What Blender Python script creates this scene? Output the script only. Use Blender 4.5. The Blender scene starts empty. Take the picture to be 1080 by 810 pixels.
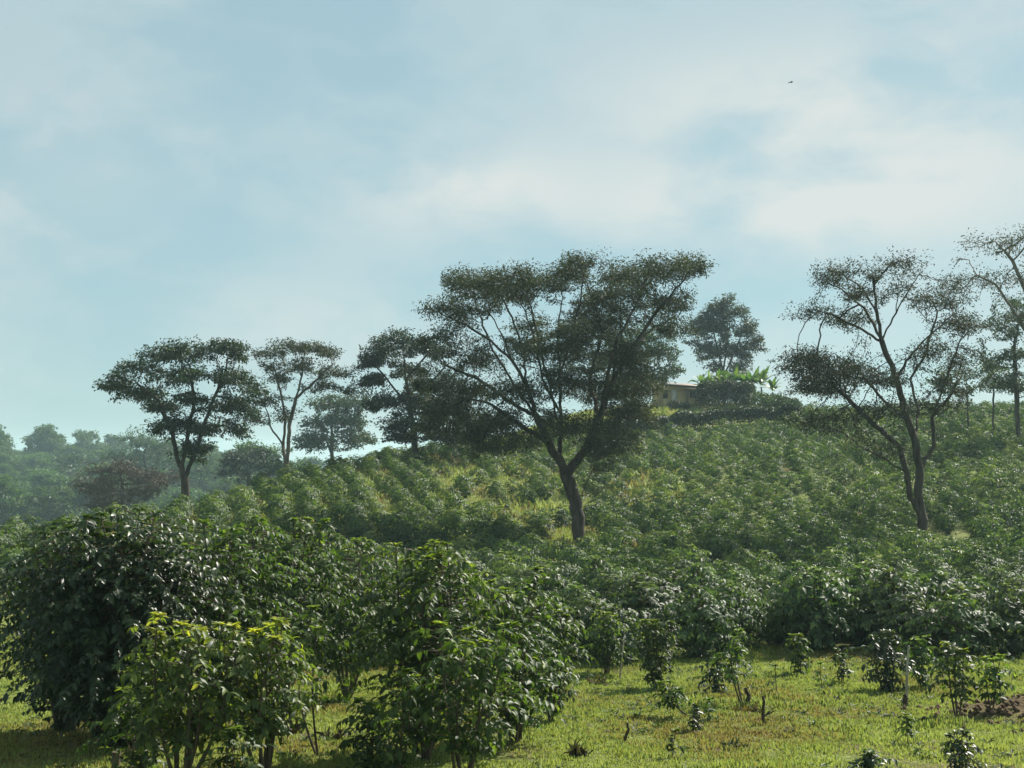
import bpy, math, random
import numpy as np
from mathutils import Vector, Matrix
random.seed(7)
RNG = np.random.default_rng(11)
scene = bpy.context.scene
COL = scene.collection

# ------------------------------------------------------------------ camera
F, CX, CY, YH = 1484.0, 540.0, 405.0, 480.0
PITCH = math.atan((YH - CY) / F)
cd = bpy.data.cameras.new('camera'); cam = bpy.data.objects.new('camera', cd); COL.objects.link(cam)
cd.sensor_width = 36.0; cd.lens = 36.0 * F / 1080.0
cd.clip_start = 0.1; cd.clip_end = 12000
cam.location = (0, 0, 0); cam.rotation_euler = (math.radians(90) + PITCH, 0, 0)
scene.camera = cam

def P(px, py, D):
    """world point seen at pixel (px, py) of the 1080x810 photo, D metres ahead"""
    xc, yc = (px - CX) / F, (CY - py) / F
    d = np.array([xc, math.cos(PITCH) - math.sin(PITCH) * yc, math.sin(PITCH) + math.cos(PITCH) * yc])
    return d * (D / d[1])

# ------------------------------------------------------------------ noise / terrain
def vnoise(x, y, s, seed=0):
    x = np.asarray(x, float) / s + 1000; y = np.asarray(y, float) / s + 1000
    xi = np.floor(x).astype(np.int64); yi = np.floor(y).astype(np.int64)
    fx = x - xi; fy = y - yi
    fx = fx * fx * (3 - 2 * fx); fy = fy * fy * (3 - 2 * fy)
    def h(a, b):
        n = (a * 374761393 + b * 668265263 + seed * 1274126177) & 0xffffffff
        n = ((n ^ (n >> 13)) * 1274126177) & 0xffffffff
        return ((n ^ (n >> 16)) & 0xffff) / 65535.0
    return (h(xi, yi) * (1 - fx) + h(xi + 1, yi) * fx) * (1 - fy) + (h(xi, yi + 1) * (1 - fx) + h(xi + 1, yi + 1) * fx) * fy

def fbm(x, y, s, seed=0, n=4):
    v = 0; w = 0; a = 1.0
    for i in range(n):
        t = .7 + i * 1.1; c, d = math.cos(t), math.sin(t)
        v = v + a * vnoise(x * c - y * d, x * d + y * c, s / 2 ** i, seed + i * 7); w += a; a *= .6
    return v / w
TD = [0, 4, 8, 15, 23, 31, 40, 50, 60, 75, 90, 105, 120, 135, 150, 165, 180, 200, 250, 320, 450, 600, 760, 1000, 3200]
NEAR = [-1.7, -1.9, -2.8, -4.4, -4.9, -5.4, -5.7]
VAL = [-17, -24, -27, -22, -12, -7, -38, -44]
TC = {
 -200: [-5.6, -5.5, -5.4, -5.8, -7, -9, -11, -13, -15, -16] + VAL,
 0:   [-5.6, -5.4, -5.1, -5.6, -7, -9, -11, -13, -15, -16] + VAL,
 100: [-5.7, -5.6, -5.0, -5.0, -6, -8, -10, -12, -14, -15] + VAL,
 180: [-5.8, -5.7, -4.9, -4.3, -4.6, -6, -8, -10, -12, -13.5] + VAL,
 300: [-5.9, -5.8, -5.2, -4.2, -3.1, -2.5, -3.2, -5, -7.5, -10] + [-14, -22, -28, -25, -16, -14, -38, -44],
 400: [-5.9, -5.9, -5.5, -4.6, -2.9, -1.2, -.4, -1, -3, -6] + [-9, -17, -24, -24, -20, -20, -38, -44],
 500: [-5.9, -6.0, -5.7, -5.0, -3.3, -1.5, .0, 1.0, 1.3, 1] + [-1, -8, -18, -24, -26, -28, -38, -44],
 610: [-5.9, -6.0, -5.9, -5.6, -4.3, -2.4, -.4, 1.4, 3.9, 5.9] + [6.2, 3, -3, -14, -24, -30, -38, -44],
 740: [-5.9, -5.9, -5.6, -4.9, -3.4, -1.7, .1, 2.1, 4.9, 6.9] + [7.1, 5, 1, -8, -20, -30, -38, -44],
 830: [-5.9, -5.9, -5.5, -4.6, -2.9, -1.0, .9, 2.6, 4.9, 6.6] + [6.8, 5, 1, -8, -20, -30, -38, -44],
 900: [-5.9, -5.8, -5.4, -4.4, -2.5, -.3, 1.8, 3.4, 4.6, 5.2] + [5.4, 4.8, 1, -8, -20, -30, -38, -44],
 1080:[-5.8, -5.7, -5.0, -3.8, -2, .1, 2.1, 3.8, 5, 5.6] + [6, 5, 1, -8, -20, -30, -38, -44],
 1300:[-5.7, -5.4, -4.6, -3.4, -1.6, .5, 2.4, 4, 5, 5.6] + [6, 5, 1, -8, -20, -30, -38, -44]}
_a = np.array([math.atan((k - CX) / F) for k in sorted(TC)])
_A = np.linspace(-.5, .5, 201); _L = np.linspace(0, math.log1p(3200 / 20.), 420)
_Dg = np.expm1(_L) * 20
_rows = np.array([np.interp(_Dg, TD, NEAR + TC[k]) for k in sorted(TC)])
_T = np.array([np.interp(_A, _a, _rows[:, j]) for j in range(len(_Dg))]).T
def _smooth(T, n, axis):
    k = np.hanning(n + 2)[1:-1]; k /= k.sum()
    pad = [(0, 0), (0, 0)]; pad[axis] = (n // 2, n // 2)
    return np.apply_along_axis(lambda r: np.convolve(r, k, 'valid'), axis, np.pad(T, pad, mode='edge'))
_T = _smooth(_smooth(_T, 9, 1), 15, 0)
def ground(x, y):
    x = np.asarray(x, float); y = np.asarray(y, float)
    r = np.hypot(x, y); a = np.arctan2(x, y)
    D = np.clip(r * np.cos(np.clip(a, -.5, .5)), 0, 3199)
    ai = (np.clip(a, -.5, .5) + .5) * 200; li = np.log1p(D / 20.) / _L[-1] * 419
    a0 = np.clip(ai.astype(int), 0, 199); l0 = np.clip(li.astype(int), 0, 418)
    fa = ai - a0; fl = li - l0
    z = (_T[a0, l0] * (1 - fl) + _T[a0, l0 + 1] * fl) * (1 - fa) + (_T[a0 + 1, l0] * (1 - fl) + _T[a0 + 1, l0 + 1] * fl) * fa
    z = z + (vnoise(x, y, 3.2, 1) - .5) * .16 + (vnoise(x, y, .9, 2) - .5) * .05 + (vnoise(x, y, 17, 3) - .5) * .4
    # soil heap at the right
    z = z + .45 * np.exp(-(((x - 10.3) / 1.3) ** 2 + ((y - 27.6) / 1.1) ** 2)) * (0.7 + .6 * vnoise(x, y, .35, 9))
    return z
def gz(x, y): return float(ground(x, y))
def on_ground(px, py):
    """walk the ray of a pixel until it meets the ground"""
    D = 12.0
    while D < 400:
        p = P(px, py, D)
        if p[2] <= gz(p[0], p[1]): return p[0], p[1], gz(p[0], p[1])
        D *= 1.004
    return None
def at_D(px, D):
    x = (px - CX) / F * D
    return x, D, gz(x, D)

# ------------------------------------------------------------------ materials
def nt(m):
    m.use_nodes = True; n = m.node_tree.nodes; n.clear(); return n, m.node_tree.links
def lin(h):
    return tuple(h) + (1,)
def leaf_mat(name, stops, rough=.45, trans=.3, spec=.5, trans_col=None, bump=True):
    m = bpy.data.materials.new(name); n, l = nt(m)
    out = n.new('ShaderNodeOutputMaterial'); mix = n.new('ShaderNodeMixShader'); pr = n.new('ShaderNodeBsdfPrincipled')
    tr = n.new('ShaderNodeBsdfTranslucent'); at = n.new('ShaderNodeAttribute'); at.attribute_name = 'tint'
    rp = n.new('ShaderNodeValToRGB'); rp.color_ramp.elements[0].position = 0; rp.color_ramp.elements[1].position = 1
    els = rp.color_ramp.elements
    while len(els) < len(stops): els.new(.5)
    for e, (p, c) in zip(els, stops): e.position = p; e.color = lin(c)
    oi = n.new('ShaderNodeObjectInfo'); hs = n.new('ShaderNodeHueSaturation')
    mr = n.new('ShaderNodeMapRange'); mr.inputs[3].default_value = .78; mr.inputs[4].default_value = 1.22
    mh = n.new('ShaderNodeMapRange'); mh.inputs[3].default_value = .488; mh.inputs[4].default_value = .512
    l.new(oi.outputs['Random'], mr.inputs[0]); l.new(oi.outputs['Random'], mh.inputs[0])
    l.new(mr.outputs[0], hs.inputs['Value']); l.new(mh.outputs[0], hs.inputs['Hue'])
    l.new(at.outputs['Fac'], rp.inputs[0]); l.new(rp.outputs[0], hs.inputs['Color'])
    l.new(hs.outputs[0], pr.inputs['Base Color'])
    pr.inputs['Roughness'].default_value = rough; pr.inputs['Specular IOR Level'].default_value = spec
    g = n.new('ShaderNodeMix'); g.data_type = 'RGBA'; g.blend_type = 'MULTIPLY'; g.inputs[0].default_value = 1
    g.inputs[7].default_value = (1.9, 2.0, .7, 1) if trans_col is None else lin(trans_col)
    l.new(hs.outputs[0], g.inputs[6]); l.new(g.outputs[2], tr.inputs['Color'])
    mix.inputs[0].default_value = trans
    l.new(pr.outputs[0], mix.inputs[1]); l.new(tr.outputs[0], mix.inputs[2]); l.new(mix.outputs[0], out.inputs[0])
    return m
def solid_mat(name, c1, c2, scale=3., rough=.85, bump=.3, spec=.3, stretch=(1, 1, 1), metal=0, detail=6):
    m = bpy.data.materials.new(name); n, l = nt(m)
    out = n.new('ShaderNodeOutputMaterial'); pr = n.new('ShaderNodeBsdfPrincipled')
    tc = n.new('ShaderNodeTexCoord'); mp = n.new('ShaderNodeMapping'); mp.inputs['Scale'].default_value = stretch
    no = n.new('ShaderNodeTexNoise'); no.inputs['Scale'].default_value = scale; no.inputs['Detail'].default_value = detail
    rp = n.new('ShaderNodeValToRGB'); rp.color_ramp.elements[0].color = lin(c1); rp.color_ramp.elements[1].color = lin(c2)
    rp.color_ramp.elements[0].position = .35; rp.color_ramp.elements[1].position = .65
    bp = n.new('ShaderNodeBump'); bp.inputs['Strength'].default_value = bump; bp.inputs['Distance'].default_value = .05
    l.new(tc.outputs['Object'], mp.inputs[0]); l.new(mp.outputs[0], no.inputs['Vector']); l.new(no.outputs[0], rp.inputs[0])
    l.new(rp.outputs[0], pr.inputs['Base Color']); l.new(no.outputs[0], bp.inputs['Height']); l.new(bp.outputs[0], pr.inputs['Normal'])
    pr.inputs['Roughness'].default_value = rough; pr.inputs['Specular IOR Level'].default_value = spec; pr.inputs['Metallic'].default_value = metal
    l.new(pr.outputs[0], out.inputs[0]); return m

M = {}
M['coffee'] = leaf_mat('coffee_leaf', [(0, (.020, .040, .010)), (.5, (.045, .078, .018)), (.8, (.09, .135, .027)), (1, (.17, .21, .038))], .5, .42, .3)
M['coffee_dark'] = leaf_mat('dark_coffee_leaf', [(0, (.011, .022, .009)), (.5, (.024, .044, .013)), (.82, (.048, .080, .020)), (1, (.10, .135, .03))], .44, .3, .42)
M['coffee_yellow'] = leaf_mat('yellowing_coffee_leaf', [(0, (.03, .048, .013)), (.45, (.065, .095, .02)), (.75, (.14, .17, .03)), (1, (.30, .29, .05))], .5, .42, .35)
M['coffee_hill'] = leaf_mat('hill_coffee_leaf', [(0, (.017, .034, .013)), (.5, (.044, .074, .026)), (.8, (.088, .128, .04)), (1, (.15, .18, .052))], .54, .33, .3, (1.6, 1.8, .8))
M['dry_leaf'] = leaf_mat('dry_leaf', [(0, (.06, .05, .03)), (1, (.16, .13, .06))], .7, .2, .2)
M['wither'] = leaf_mat('withered_leaf', [(0, (.02, .018, .014)), (1, (.07, .06, .035))], .7, .15, .2)
M['shade'] = leaf_mat('shade_tree_leaf', [(0, (.029, .038, .021)), (.6, (.054, .064, .031)), (1, (.105, .11, .052))], .6, .22, .25, (1.25, 1.35, .8))
M['shade_green'] = leaf_mat('green_tree_leaf', [(0, (.022, .042, .016)), (.6, (.038, .068, .024)), (1, (.075, .115, .032))], .5, .25, .35)
M['shade_dark'] = leaf_mat('dark_tree_leaf', [(0, (.016, .030, .018)), (.6, (.026, .044, .022)), (1, (.05, .07, .03))], .5, .18, .3)
M['silver'] = leaf_mat('silver_oak_leaf', [(0, (.020, .028, .02)), (.6, (.034, .044, .03)), (1, (.07, .08, .055))], .5, .22, .35)
M['far'] = leaf_mat('forest_leaf', [(0, (.035, .07, .025)), (.6, (.06, .11, .035)), (1, (.12, .17, .055))], .6, .25, .25)
M['brown'] = leaf_mat('brownish_leaf', [(0, (.04, .035, .03)), (.6, (.065, .05, .04)), (1, (.10, .085, .055))], .6, .22, .25, (1.3, 1.2, .9))
M['banana'] = leaf_mat('banana_leaf', [(0, (.05, .055, .025)), (.2, (.035, .07, .02)), (.6, (.075, .145, .03)), (1, (.17, .24, .055))], .5, .28, .3, (1.5, 1.7, .7))
M['grass'] = leaf_mat('grass_blade', [(0, (.11, .08, .035)), (.3, (.24, .205, .075)), (.6, (.20, .26, .065)), (1, (.28, .33, .095))], .6, .35, .25, (1.4, 1.35, .8))
M['bark'] = solid_mat('grey_brown_bark', (.035, .028, .022), (.085, .07, .055), 4, .9, .8, .2, (1, 1, .25))
M['bark_pale'] = solid_mat('pale_bark', (.10, .085, .065), (.20, .175, .14), 4, .9, .6, .2, (1, 1, .25))
M['stem'] = solid_mat('coffee_stem', (.055, .043, .028), (.14, .115, .078), 9, .85, .5, .2, (1, 1, .3))
M['stake'] = solid_mat('weathered_stake', (.22, .21, .17), (.38, .36, .30), 14, .8, .3, .2, (1, 1, .2))
M['char'] = solid_mat('dead_wood', (.03, .022, .016), (.08, .06, .042), 12, .9, .5, .2, (1, 1, .3))
M['wall'] = solid_mat('ochre_plaster', (.46, .34, .17), (.56, .43, .23), 1.2, .9, .1, .2)
M['trim'] = solid_mat('dark_trim', (.05, .045, .04), (.08, .07, .06), 3, .7, .1)
M['roof'] = solid_mat('rusty_roof_sheet', (.16, .125, .10), (.30, .25, .20), 1.6, .55, .2, .4, (1, 6, 1), .3)
M['white'] = solid_mat('whitewash', (.6, .58, .52), (.75, .73, .68), 3, .8, .1)
M['glass'] = solid_mat('window_glass', (.02, .022, .025), (.04, .045, .05), 1, .15, 0, .5)
M['bird'] = solid_mat('dark_feather', (.01, .01, .01), (.03, .028, .025), 6, .7, .1)
M['soil'] = solid_mat('bare_soil', (.075, .048, .030), (.14, .095, .06), 5, .95, .6, .1)

# ground
m = bpy.data.materials.new('grassy_ground'); n, l = nt(m); M['ground'] = m
out = n.new('ShaderNodeOutputMaterial'); pr = n.new('ShaderNodeBsdfPrincipled'); tc = n.new('ShaderNodeTexCoord')
def noise(s, d=5):
    a = n.new('ShaderNodeTexNoise'); a.inputs['Scale'].default_value = s; a.inputs['Detail'].default_value = d
    l.new(tc.outputs['Object'], a.inputs['Vector']); return a
def ramp(src, stops):
    r = n.new('ShaderNodeValToRGB'); e = r.color_ramp.elements
    while len(e) < len(stops): e.new(.5)
    for a, (p, c) in zip(e, stops): a.position = p; a.color = lin(c)
    l.new(src, r.inputs[0]); return r
a1 = noise(5, 8); a2 = noise(.35, 6); a3 = noise(22, 4)
r1 = ramp(a1.outputs[0], [(.3, (.08, .09, .03)), (.5, (.15, .185, .048)), (.7, (.22, .25, .065))])
r2 = ramp(a1.outputs[0], [(.3, (.06, .04, .025)), (.55, (.13, .095, .045)), (.75, (.18, .15, .06))])
f2 = ramp(a2.outputs[0], [(.50, (0, 0, 0)), (.64, (1, 1, 1))])
at = n.new('ShaderNodeAttribute'); at.attribute_name = 'soil'
mx = n.new('ShaderNodeMath'); mx.operation = 'MAXIMUM'; ml = n.new('ShaderNodeMath'); ml.operation = 'MULTIPLY'; ml.inputs[1].default_value = .8
l.new(f2.outputs[0], ml.inputs[0]); l.new(ml.outputs[0], mx.inputs[0]); l.new(at.outputs['Fac'], mx.inputs[1])
mm = n.new('ShaderNodeMix'); mm.data_type = 'RGBA'; l.new(mx.outputs[0], mm.inputs[0]); l.new(r1.outputs[0], mm.inputs[6]); l.new(r2.outputs[0], mm.inputs[7])
l.new(mm.outputs[2], pr.inputs['Base Color']); pr.inputs['Roughness'].default_value = .95; pr.inputs['Specular IOR Level'].default_value = .1
bp = n.new('ShaderNodeBump'); bp.inputs['Strength'].default_value = .9; bp.inputs['Distance'].default_value = .08
ad = n.new('ShaderNodeMath'); ad.operation = 'ADD'; l.new(a1.outputs[0], ad.inputs[0]); l.new(a3.outputs[0], ad.inputs[1]); l.new(ad.outputs[0], bp.inputs['Height'])
l.new(bp.outputs[0], pr.inputs['Normal']); l.new(pr.outputs[0], out.inputs[0])

# ------------------------------------------------------------------ mesh helpers
def mesh_np(name, V, loops, starts, mat=None, tint=None, smooth=False, extra=None):
    me = bpy.data.meshes.new(name)
    V = np.asarray(V, np.float32); loops = np.asarray(loops, np.int32); starts = np.asarray(starts, np.int32)
    me.vertices.add(len(V)); me.vertices.foreach_set('co', V.ravel())
    me.loops.add(len(loops)); me.loops.foreach_set('vertex_index', loops)
    me.polygons.add(len(starts)); me.polygons.foreach_set('loop_start', starts)
    if smooth: me.polygons.foreach_set('use_smooth', np.ones(len(starts), bool))
    me.update(calc_edges=True)
    if tint is not None:
        a = me.attributes.new('tint', 'FLOAT', 'POINT'); a.data.foreach_set('value', np.asarray(tint, np.float32))
    for k, v in (extra or {}).items():
        a = me.attributes.new(k, 'FLOAT', 'POINT'); a.data.foreach_set('value', np.asarray(v, np.float32))
    if mat: me.materials.append(mat)
    me.validate()
    return me
def link(name, me, parent=None, loc=None, rz=None):
    o = bpy.data.objects.new(name, me); COL.objects.link(o)
    if parent is not None: o.parent = parent
    if loc is not None: o.location = loc
    if rz is not None: o.rotation_euler = (0, 0, rz)
    return o
def tag(o, label=None, cat=None, group=None, kind=None):
    if label: o['label'] = label
    if cat: o['category'] = cat
    if group: o['group'] = group
    if kind: o['kind'] = kind
    return o
def thing(name, label, cat, loc, rz=0, group=None):
    o = link(name, None, None, loc, rz); o.empty_display_size = .3
    return tag(o, label, cat, group)
def norm(v):
    return v / np.maximum(np.linalg.norm(v, axis=-1, keepdims=True), 1e-9)

def leaves_geo(pos, d, nrm, L, W, tint, hi=False, droop=.25):
    """one leaf per row. hi: 8-vertex folded leaf with a bent tip; else a folded 4-vertex diamond (2 triangles)"""
    N = len(pos); d = norm(d); s = norm(np.cross(d, nrm)); u = np.cross(s, d)
    L = np.broadcast_to(L, N)[:, None]; W = np.broadcast_to(W, N)[:, None] * .5
    if hi:
        T = [(0, 0, 0), (.3, .85, .06), (.3, 0, -.02), (.3, -.85, .06), (.66, .72, -.02), (.66, 0, -.09), (.66, -.72, -.02), (1, 0, -droop)]
        Fc = [(0, 2, 1), (0, 3, 2), (1, 2, 5, 4), (2, 3, 6, 5), (4, 5, 7), (5, 6, 7)]
    else:
        T = [(0, 0, 0), (.48, 1, .05), (1, 0, -droop), (.48, -1, .05)]
        Fc = [(0, 3, 2), (0, 2, 1)]
    V = np.stack([pos + d * L * a + s * W * b + u * L * c for a, b, c in T], 1)
    k = len(T)
    base = (np.arange(N) * k)[:, None]
    fl = np.concatenate([np.array(f) for f in Fc]); loops = (base + fl[None]).ravel()
    sz = np.array([len(f) for f in Fc]); st = np.concatenate([[0], np.cumsum(sz)[:-1]])
    starts = ((np.arange(N) * sz.sum())[:, None] + st[None]).ravel()
    return V.reshape(-1, 3), loops, starts, np.repeat(tint, k)

def tubes_geo(A, B, ra, rb, da, db, K=6):
    """N prisms from ring at A to ring at B"""
    def ring(c, r, d):
        d = norm(d); ref = np.array([.31, .9, .13]); u = norm(np.cross(d, ref)); v = np.cross(d, u)
        t = np.arange(K) * 2 * math.pi / K
        return c[:, None] + r[:, None, None] * (u[:, None] * np.cos(t)[None, :, None] + v[:, None] * np.sin(t)[None, :, None])
    V = np.concatenate([ring(A, ra, da), ring(B, rb, db)], 1)
    N = len(A); q = []
    for i in range(K):
        j = (i + 1) % K; q.append((i, j, K + j, K + i))
    loops = ((np.arange(N) * 2 * K)[:, None] + np.array(q).ravel()[None]).ravel()
    starts = np.arange(N * K) * 4
    return V.reshape(-1, 3), loops, starts
def merge(gs):
    V, Lp, St, T = [], [], [], []; nv = nl = 0
    for g in gs:
        V.append(g[0]); Lp.append(g[1] + nv); St.append(g[2] + nl)
        if len(g) > 3: T.append(g[3])
        nv += len(g[0]); nl += len(g[1])
    return np.concatenate(V), np.concatenate(Lp), np.concatenate(St), (np.concatenate(T) if T else None)
def poly_tubes(paths, K=6):
    """paths: list of (points Nx3, radii N)"""
    A, B, ra, rb, da, db = [], [], [], [], [], []
    for p, r in paths:
        p = np.asarray(p, float); r = np.asarray(r, float)
        d = np.gradient(p, axis=0)
        A.append(p[:-1]); B.append(p[1:]); ra.append(r[:-1]); rb.append(r[1:]); da.append(d[:-1]); db.append(d[1:])
    c = np.concatenate
    return tubes_geo(c(A), c(B), c(ra), c(rb), c(da), c(db), K)

# ------------------------------------------------------------------ shade trees
def grow(att, pos, par, step, dk, rng, iters=160, grav=0.0):
    pos = [np.array(p, float) for p in pos]; par = list(par)
    att = att.copy(); X = np.array(pos)
    dist = np.full(len(att), 1e9); near = np.zeros(len(att), int)
    for i in range(len(X)):
        dd = np.linalg.norm(att - X[i], axis=1); m_ = dd < dist; dist[m_] = dd[m_]; near[m_] = i
    for it in range(iters):
        if len(att) == 0: break
        v = norm(att - X[near]); acc = np.zeros_like(X); np.add.at(acc, near, v)
        idx = np.unique(near); dirv = norm(acc[idx]) + rng.normal(0, .17, (len(idx), 3)); dirv[:, 2] += grav
        new = X[idx] + norm(dirv) * step
        s0 = len(X); X = np.concatenate([X, new]); par += idx.tolist()
        D2 = np.linalg.norm(att[:, None] - new[None], axis=2)
        j = D2.argmin(1); dm = D2[np.arange(len(att)), j]; m_ = dm < dist
        dist[m_] = dm[m_]; near[m_] = j[m_] + s0
        keep = dist > dk; att = att[keep]; dist = dist[keep]; near = near[keep]
    return X, np.array(par)
def skeleton_geo(X, par, rbase, rtip):
    N = len(X); cnt = np.zeros(N); kids = np.zeros(N, int)
    for i in range(N):
        if par[i] >= 0: kids[par[i]] += 1
    for i in range(N - 1, -1, -1):
        if cnt[i] == 0: cnt[i] = 1
        if par[i] >= 0: cnt[par[i]] += cnt[i]
    p = math.log(rbase / rtip) / math.log(max(cnt[0], 2)); r = rtip * cnt ** p
    main = np.full(N, -1); best = np.zeros(N)
    for i in range(1, N):
        q = par[i]
        if q >= 0 and cnt[i] > best[q]: best[q] = cnt[i]; main[q] = i
    d = np.zeros((N, 3)); d[1:] = X[1:] - X[np.maximum(par[1:], 0)]; d[0] = (0, 0, 1)
    dn = norm(d)
    for i in range(N):
        if main[i] >= 0: dn[i] = dn[i] + dn[main[i]]
    dn = norm(dn)
    ch = np.arange(1, N); ch = ch[par[ch] >= 0]; q = par[ch]; ism = main[q] == ch
    ra = np.where(ism, r[q], np.minimum(r[ch] * 1.25, r[q])); da = np.where(ism[:, None], dn[q], norm(d[ch]))
    big = r[ch] > .06
    gs = []
    for sel, K in ((big, 8), (~big, 4)):
        if sel.any(): gs.append(tubes_geo(X[q][sel], X[ch][sel], ra[sel], r[ch][sel], da[sel], dn[ch][sel], K))
    return merge(gs), r, cnt
def lobe_clusters(lobes, rng, disc=(1.0, 1.6), flat=.22):
    """lobes: (x,y,z,rx,ry,rz,n) -> pads (centre, radius)"""
    C, R = [], []
    for x, y, z, rx, ry, rz, k in lobes:
        v = norm(rng.normal(0, 1, (k, 3))) * (rng.random((k, 1)) ** .45)
        v[:, 2] = np.where(rng.random(k) < .7, np.abs(v[:, 2]) * .9, v[:, 2])
        C.append(np.array([x, y, z]) + v * [rx, ry, rz]); R.append(rng.uniform(disc[0], disc[1], k))
    return np.concatenate(C), np.concatenate(R)
def make_tree(root, lobes, limbs, base_r, leafmat, barkmat=None, seed=0, per_pad=120, att_pad=5, leaf=(.20, .09), disc=(1.0, 1.7), step=.55, dk=.8, tip=.016, flat=.2, ndir=.55, hang=0., dens=1.0, dsc=1.0, spray=1.0, gaps=.9, open_=1.0, carve_s=1.3):
    rng = np.random.default_rng(seed)
    lobes = [q[:6] + (int(round(q[6] * dens)),) for q in lobes]
    C, R = lobe_clusters(lobes, rng, (disc[0] * dsc, disc[1] * dsc))
    n = len(C)
    att = np.repeat(C, att_pad, 0); rr = np.repeat(R, att_pad)
    th = rng.random(len(att)) * 6.283; q = np.sqrt(rng.random(len(att))) * rr * .8
    att = att + np.stack([q * np.cos(th), q * np.sin(th), rng.normal(0, .12, len(att)) - .12], 1)
    # limbs -> seed nodes
    pos, par = [], []
    for limb in limbs:              # limb: (parent limb index or -1, [points])
        pi, pts = limb[0], [np.array(p, float) for p in limb[1]]
        if pi == -1: pos.append(pts[0]); par.append(-1); prev = len(pos) - 1
        else:
            Xp = np.array(pos); prev = int(np.argmin(np.linalg.norm(Xp - pts[0], axis=1)))
        for a, b in zip(pts[:-1], pts[1:]):
            k = max(1, int(round(np.linalg.norm(b - a) / step)))
            for t in range(1, k + 1):
                w = a + (b - a) * t / k + rng.normal(0, .035, 3) * (1 if t < k else .3)
                pos.append(w); par.append(prev); prev = len(pos) - 1
    X, par = grow(att, pos, par, step, dk, rng)
    g, r, cnt = skeleton_geo(X, par, base_r, tip)
    me = mesh_np('trunk', g[0], g[1], g[2], barkmat or M['bark'], smooth=True)
    link('trunk', me, root)
    # foliage: loose pads plus sprays carried by the twig ends
    k = max(8, int(per_pad * .5)); cc = np.repeat(C, k, 0); rr = np.repeat(R, k); N = len(cc)
    th = rng.random(N) * 6.283; q = np.sqrt(rng.random(N)) * rr
    lump = vnoise(cc[:, 0] * 3 + th * 1.3, cc[:, 1] * 3 + q * 2.5, .8, seed + 5)
    q = q * (.4 + .66 * lump)
    pz = np.clip(rng.normal(0, 1, N), -1.5, 1.5) * rr * flat * .7 + (1 - (q / rr) ** 2) * rr * .12
    pos_ = cc + np.stack([q * np.cos(th), q * np.sin(th), pz], 1)
    tipn = np.where(cnt <= 3)[0]; tot = int(n * per_pad * .85); ti = tipn[rng.integers(0, len(tipn), tot)]
    pdir = norm(X[ti] - X[np.maximum(par[ti], 0)] + 1e-6)
    sp = X[ti] + pdir * rng.uniform(-.7, .55, (tot, 1)) * step + np.clip(rng.normal(0, 1, (tot, 3)), -1.4, 1.4) * np.array([.36, .36, .18]) * step * spray
    keep_ = vnoise(X[ti][:, 0] + seed, X[ti][:, 1] + X[ti][:, 2] * 1.7, 1.1, seed + 9) > rng.random(tot) * gaps
    sp = sp[keep_]; pdir = pdir[keep_]; N2 = len(sp)
    pos_ = np.concatenate([pos_, sp]); NN = N + N2
    carve = fbm(pos_[:, 0] + pos_[:, 2] * .9, pos_[:, 1] - pos_[:, 2] * 1.3, carve_s, seed + 3, 3)
    ok_ = carve > .5 - .16 * (2 - open_) + rng.normal(0, .05, NN) - .05
    dv = np.concatenate([np.stack([np.cos(th), np.sin(th), rng.normal(-.1, .35, N)], 1), pdir]) + rng.normal(0, .6, (NN, 3))
    nv = np.array([0, 0, 1.]) + rng.normal(0, ndir, (NN, 3))
    tt = np.concatenate([np.repeat(rng.normal(0, .12, n), k), (vnoise(sp[:, 0], sp[:, 1] + sp[:, 2], 1.5, seed) - .5) * .5])
    tt = np.clip(.45 + rng.normal(0, .22, NN) + tt, 0, 1)
    sz = rng.uniform(.6, 1.35, NN)
    pos_, dv, nv, tt, sz = pos_[ok_], dv[ok_], nv[ok_], tt[ok_], sz[ok_]
    G = leaves_geo(pos_, dv, nv, leaf[0] * sz, leaf[1] * sz, tt)
    link('crown', mesh_np('crown', G[0], G[1], G[2], leafmat, G[3]), root)
    return root

def px_tree(name, label, cat, bpx, D, lobes_px, limbs_px, base_r, leafmat, group=None, sink=0.3, **kw):
    """lobes/limbs in photo pixels with a depth offset in metres; turned into local metres round the tree's own base"""
    x, y, z = at_D(bpx, D); z -= sink
    root = thing(name, label, cat, (x, y, z), 0, group)
    o = np.array([x, y, z]); lobes = []
    for (px, py, rx, ry, dep, rdep, k) in lobes_px:
        c = P(px, py, D + dep) - o; s = (D + dep) / F
        lobes.append((c[0], c[1], c[2], rx * s, rdep, ry * s, k))
    limbs = []
    for pi, pts in limbs_px:
        L = []
        for q in pts:
            L.append(np.zeros(3) if q is None else P(q[0], q[1], D + (q[2] if len(q) > 2 else 0)) - o)
        limbs.append((pi, L))
    return make_tree(root, lobes, limbs, base_r, leafmat, **kw)

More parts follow.
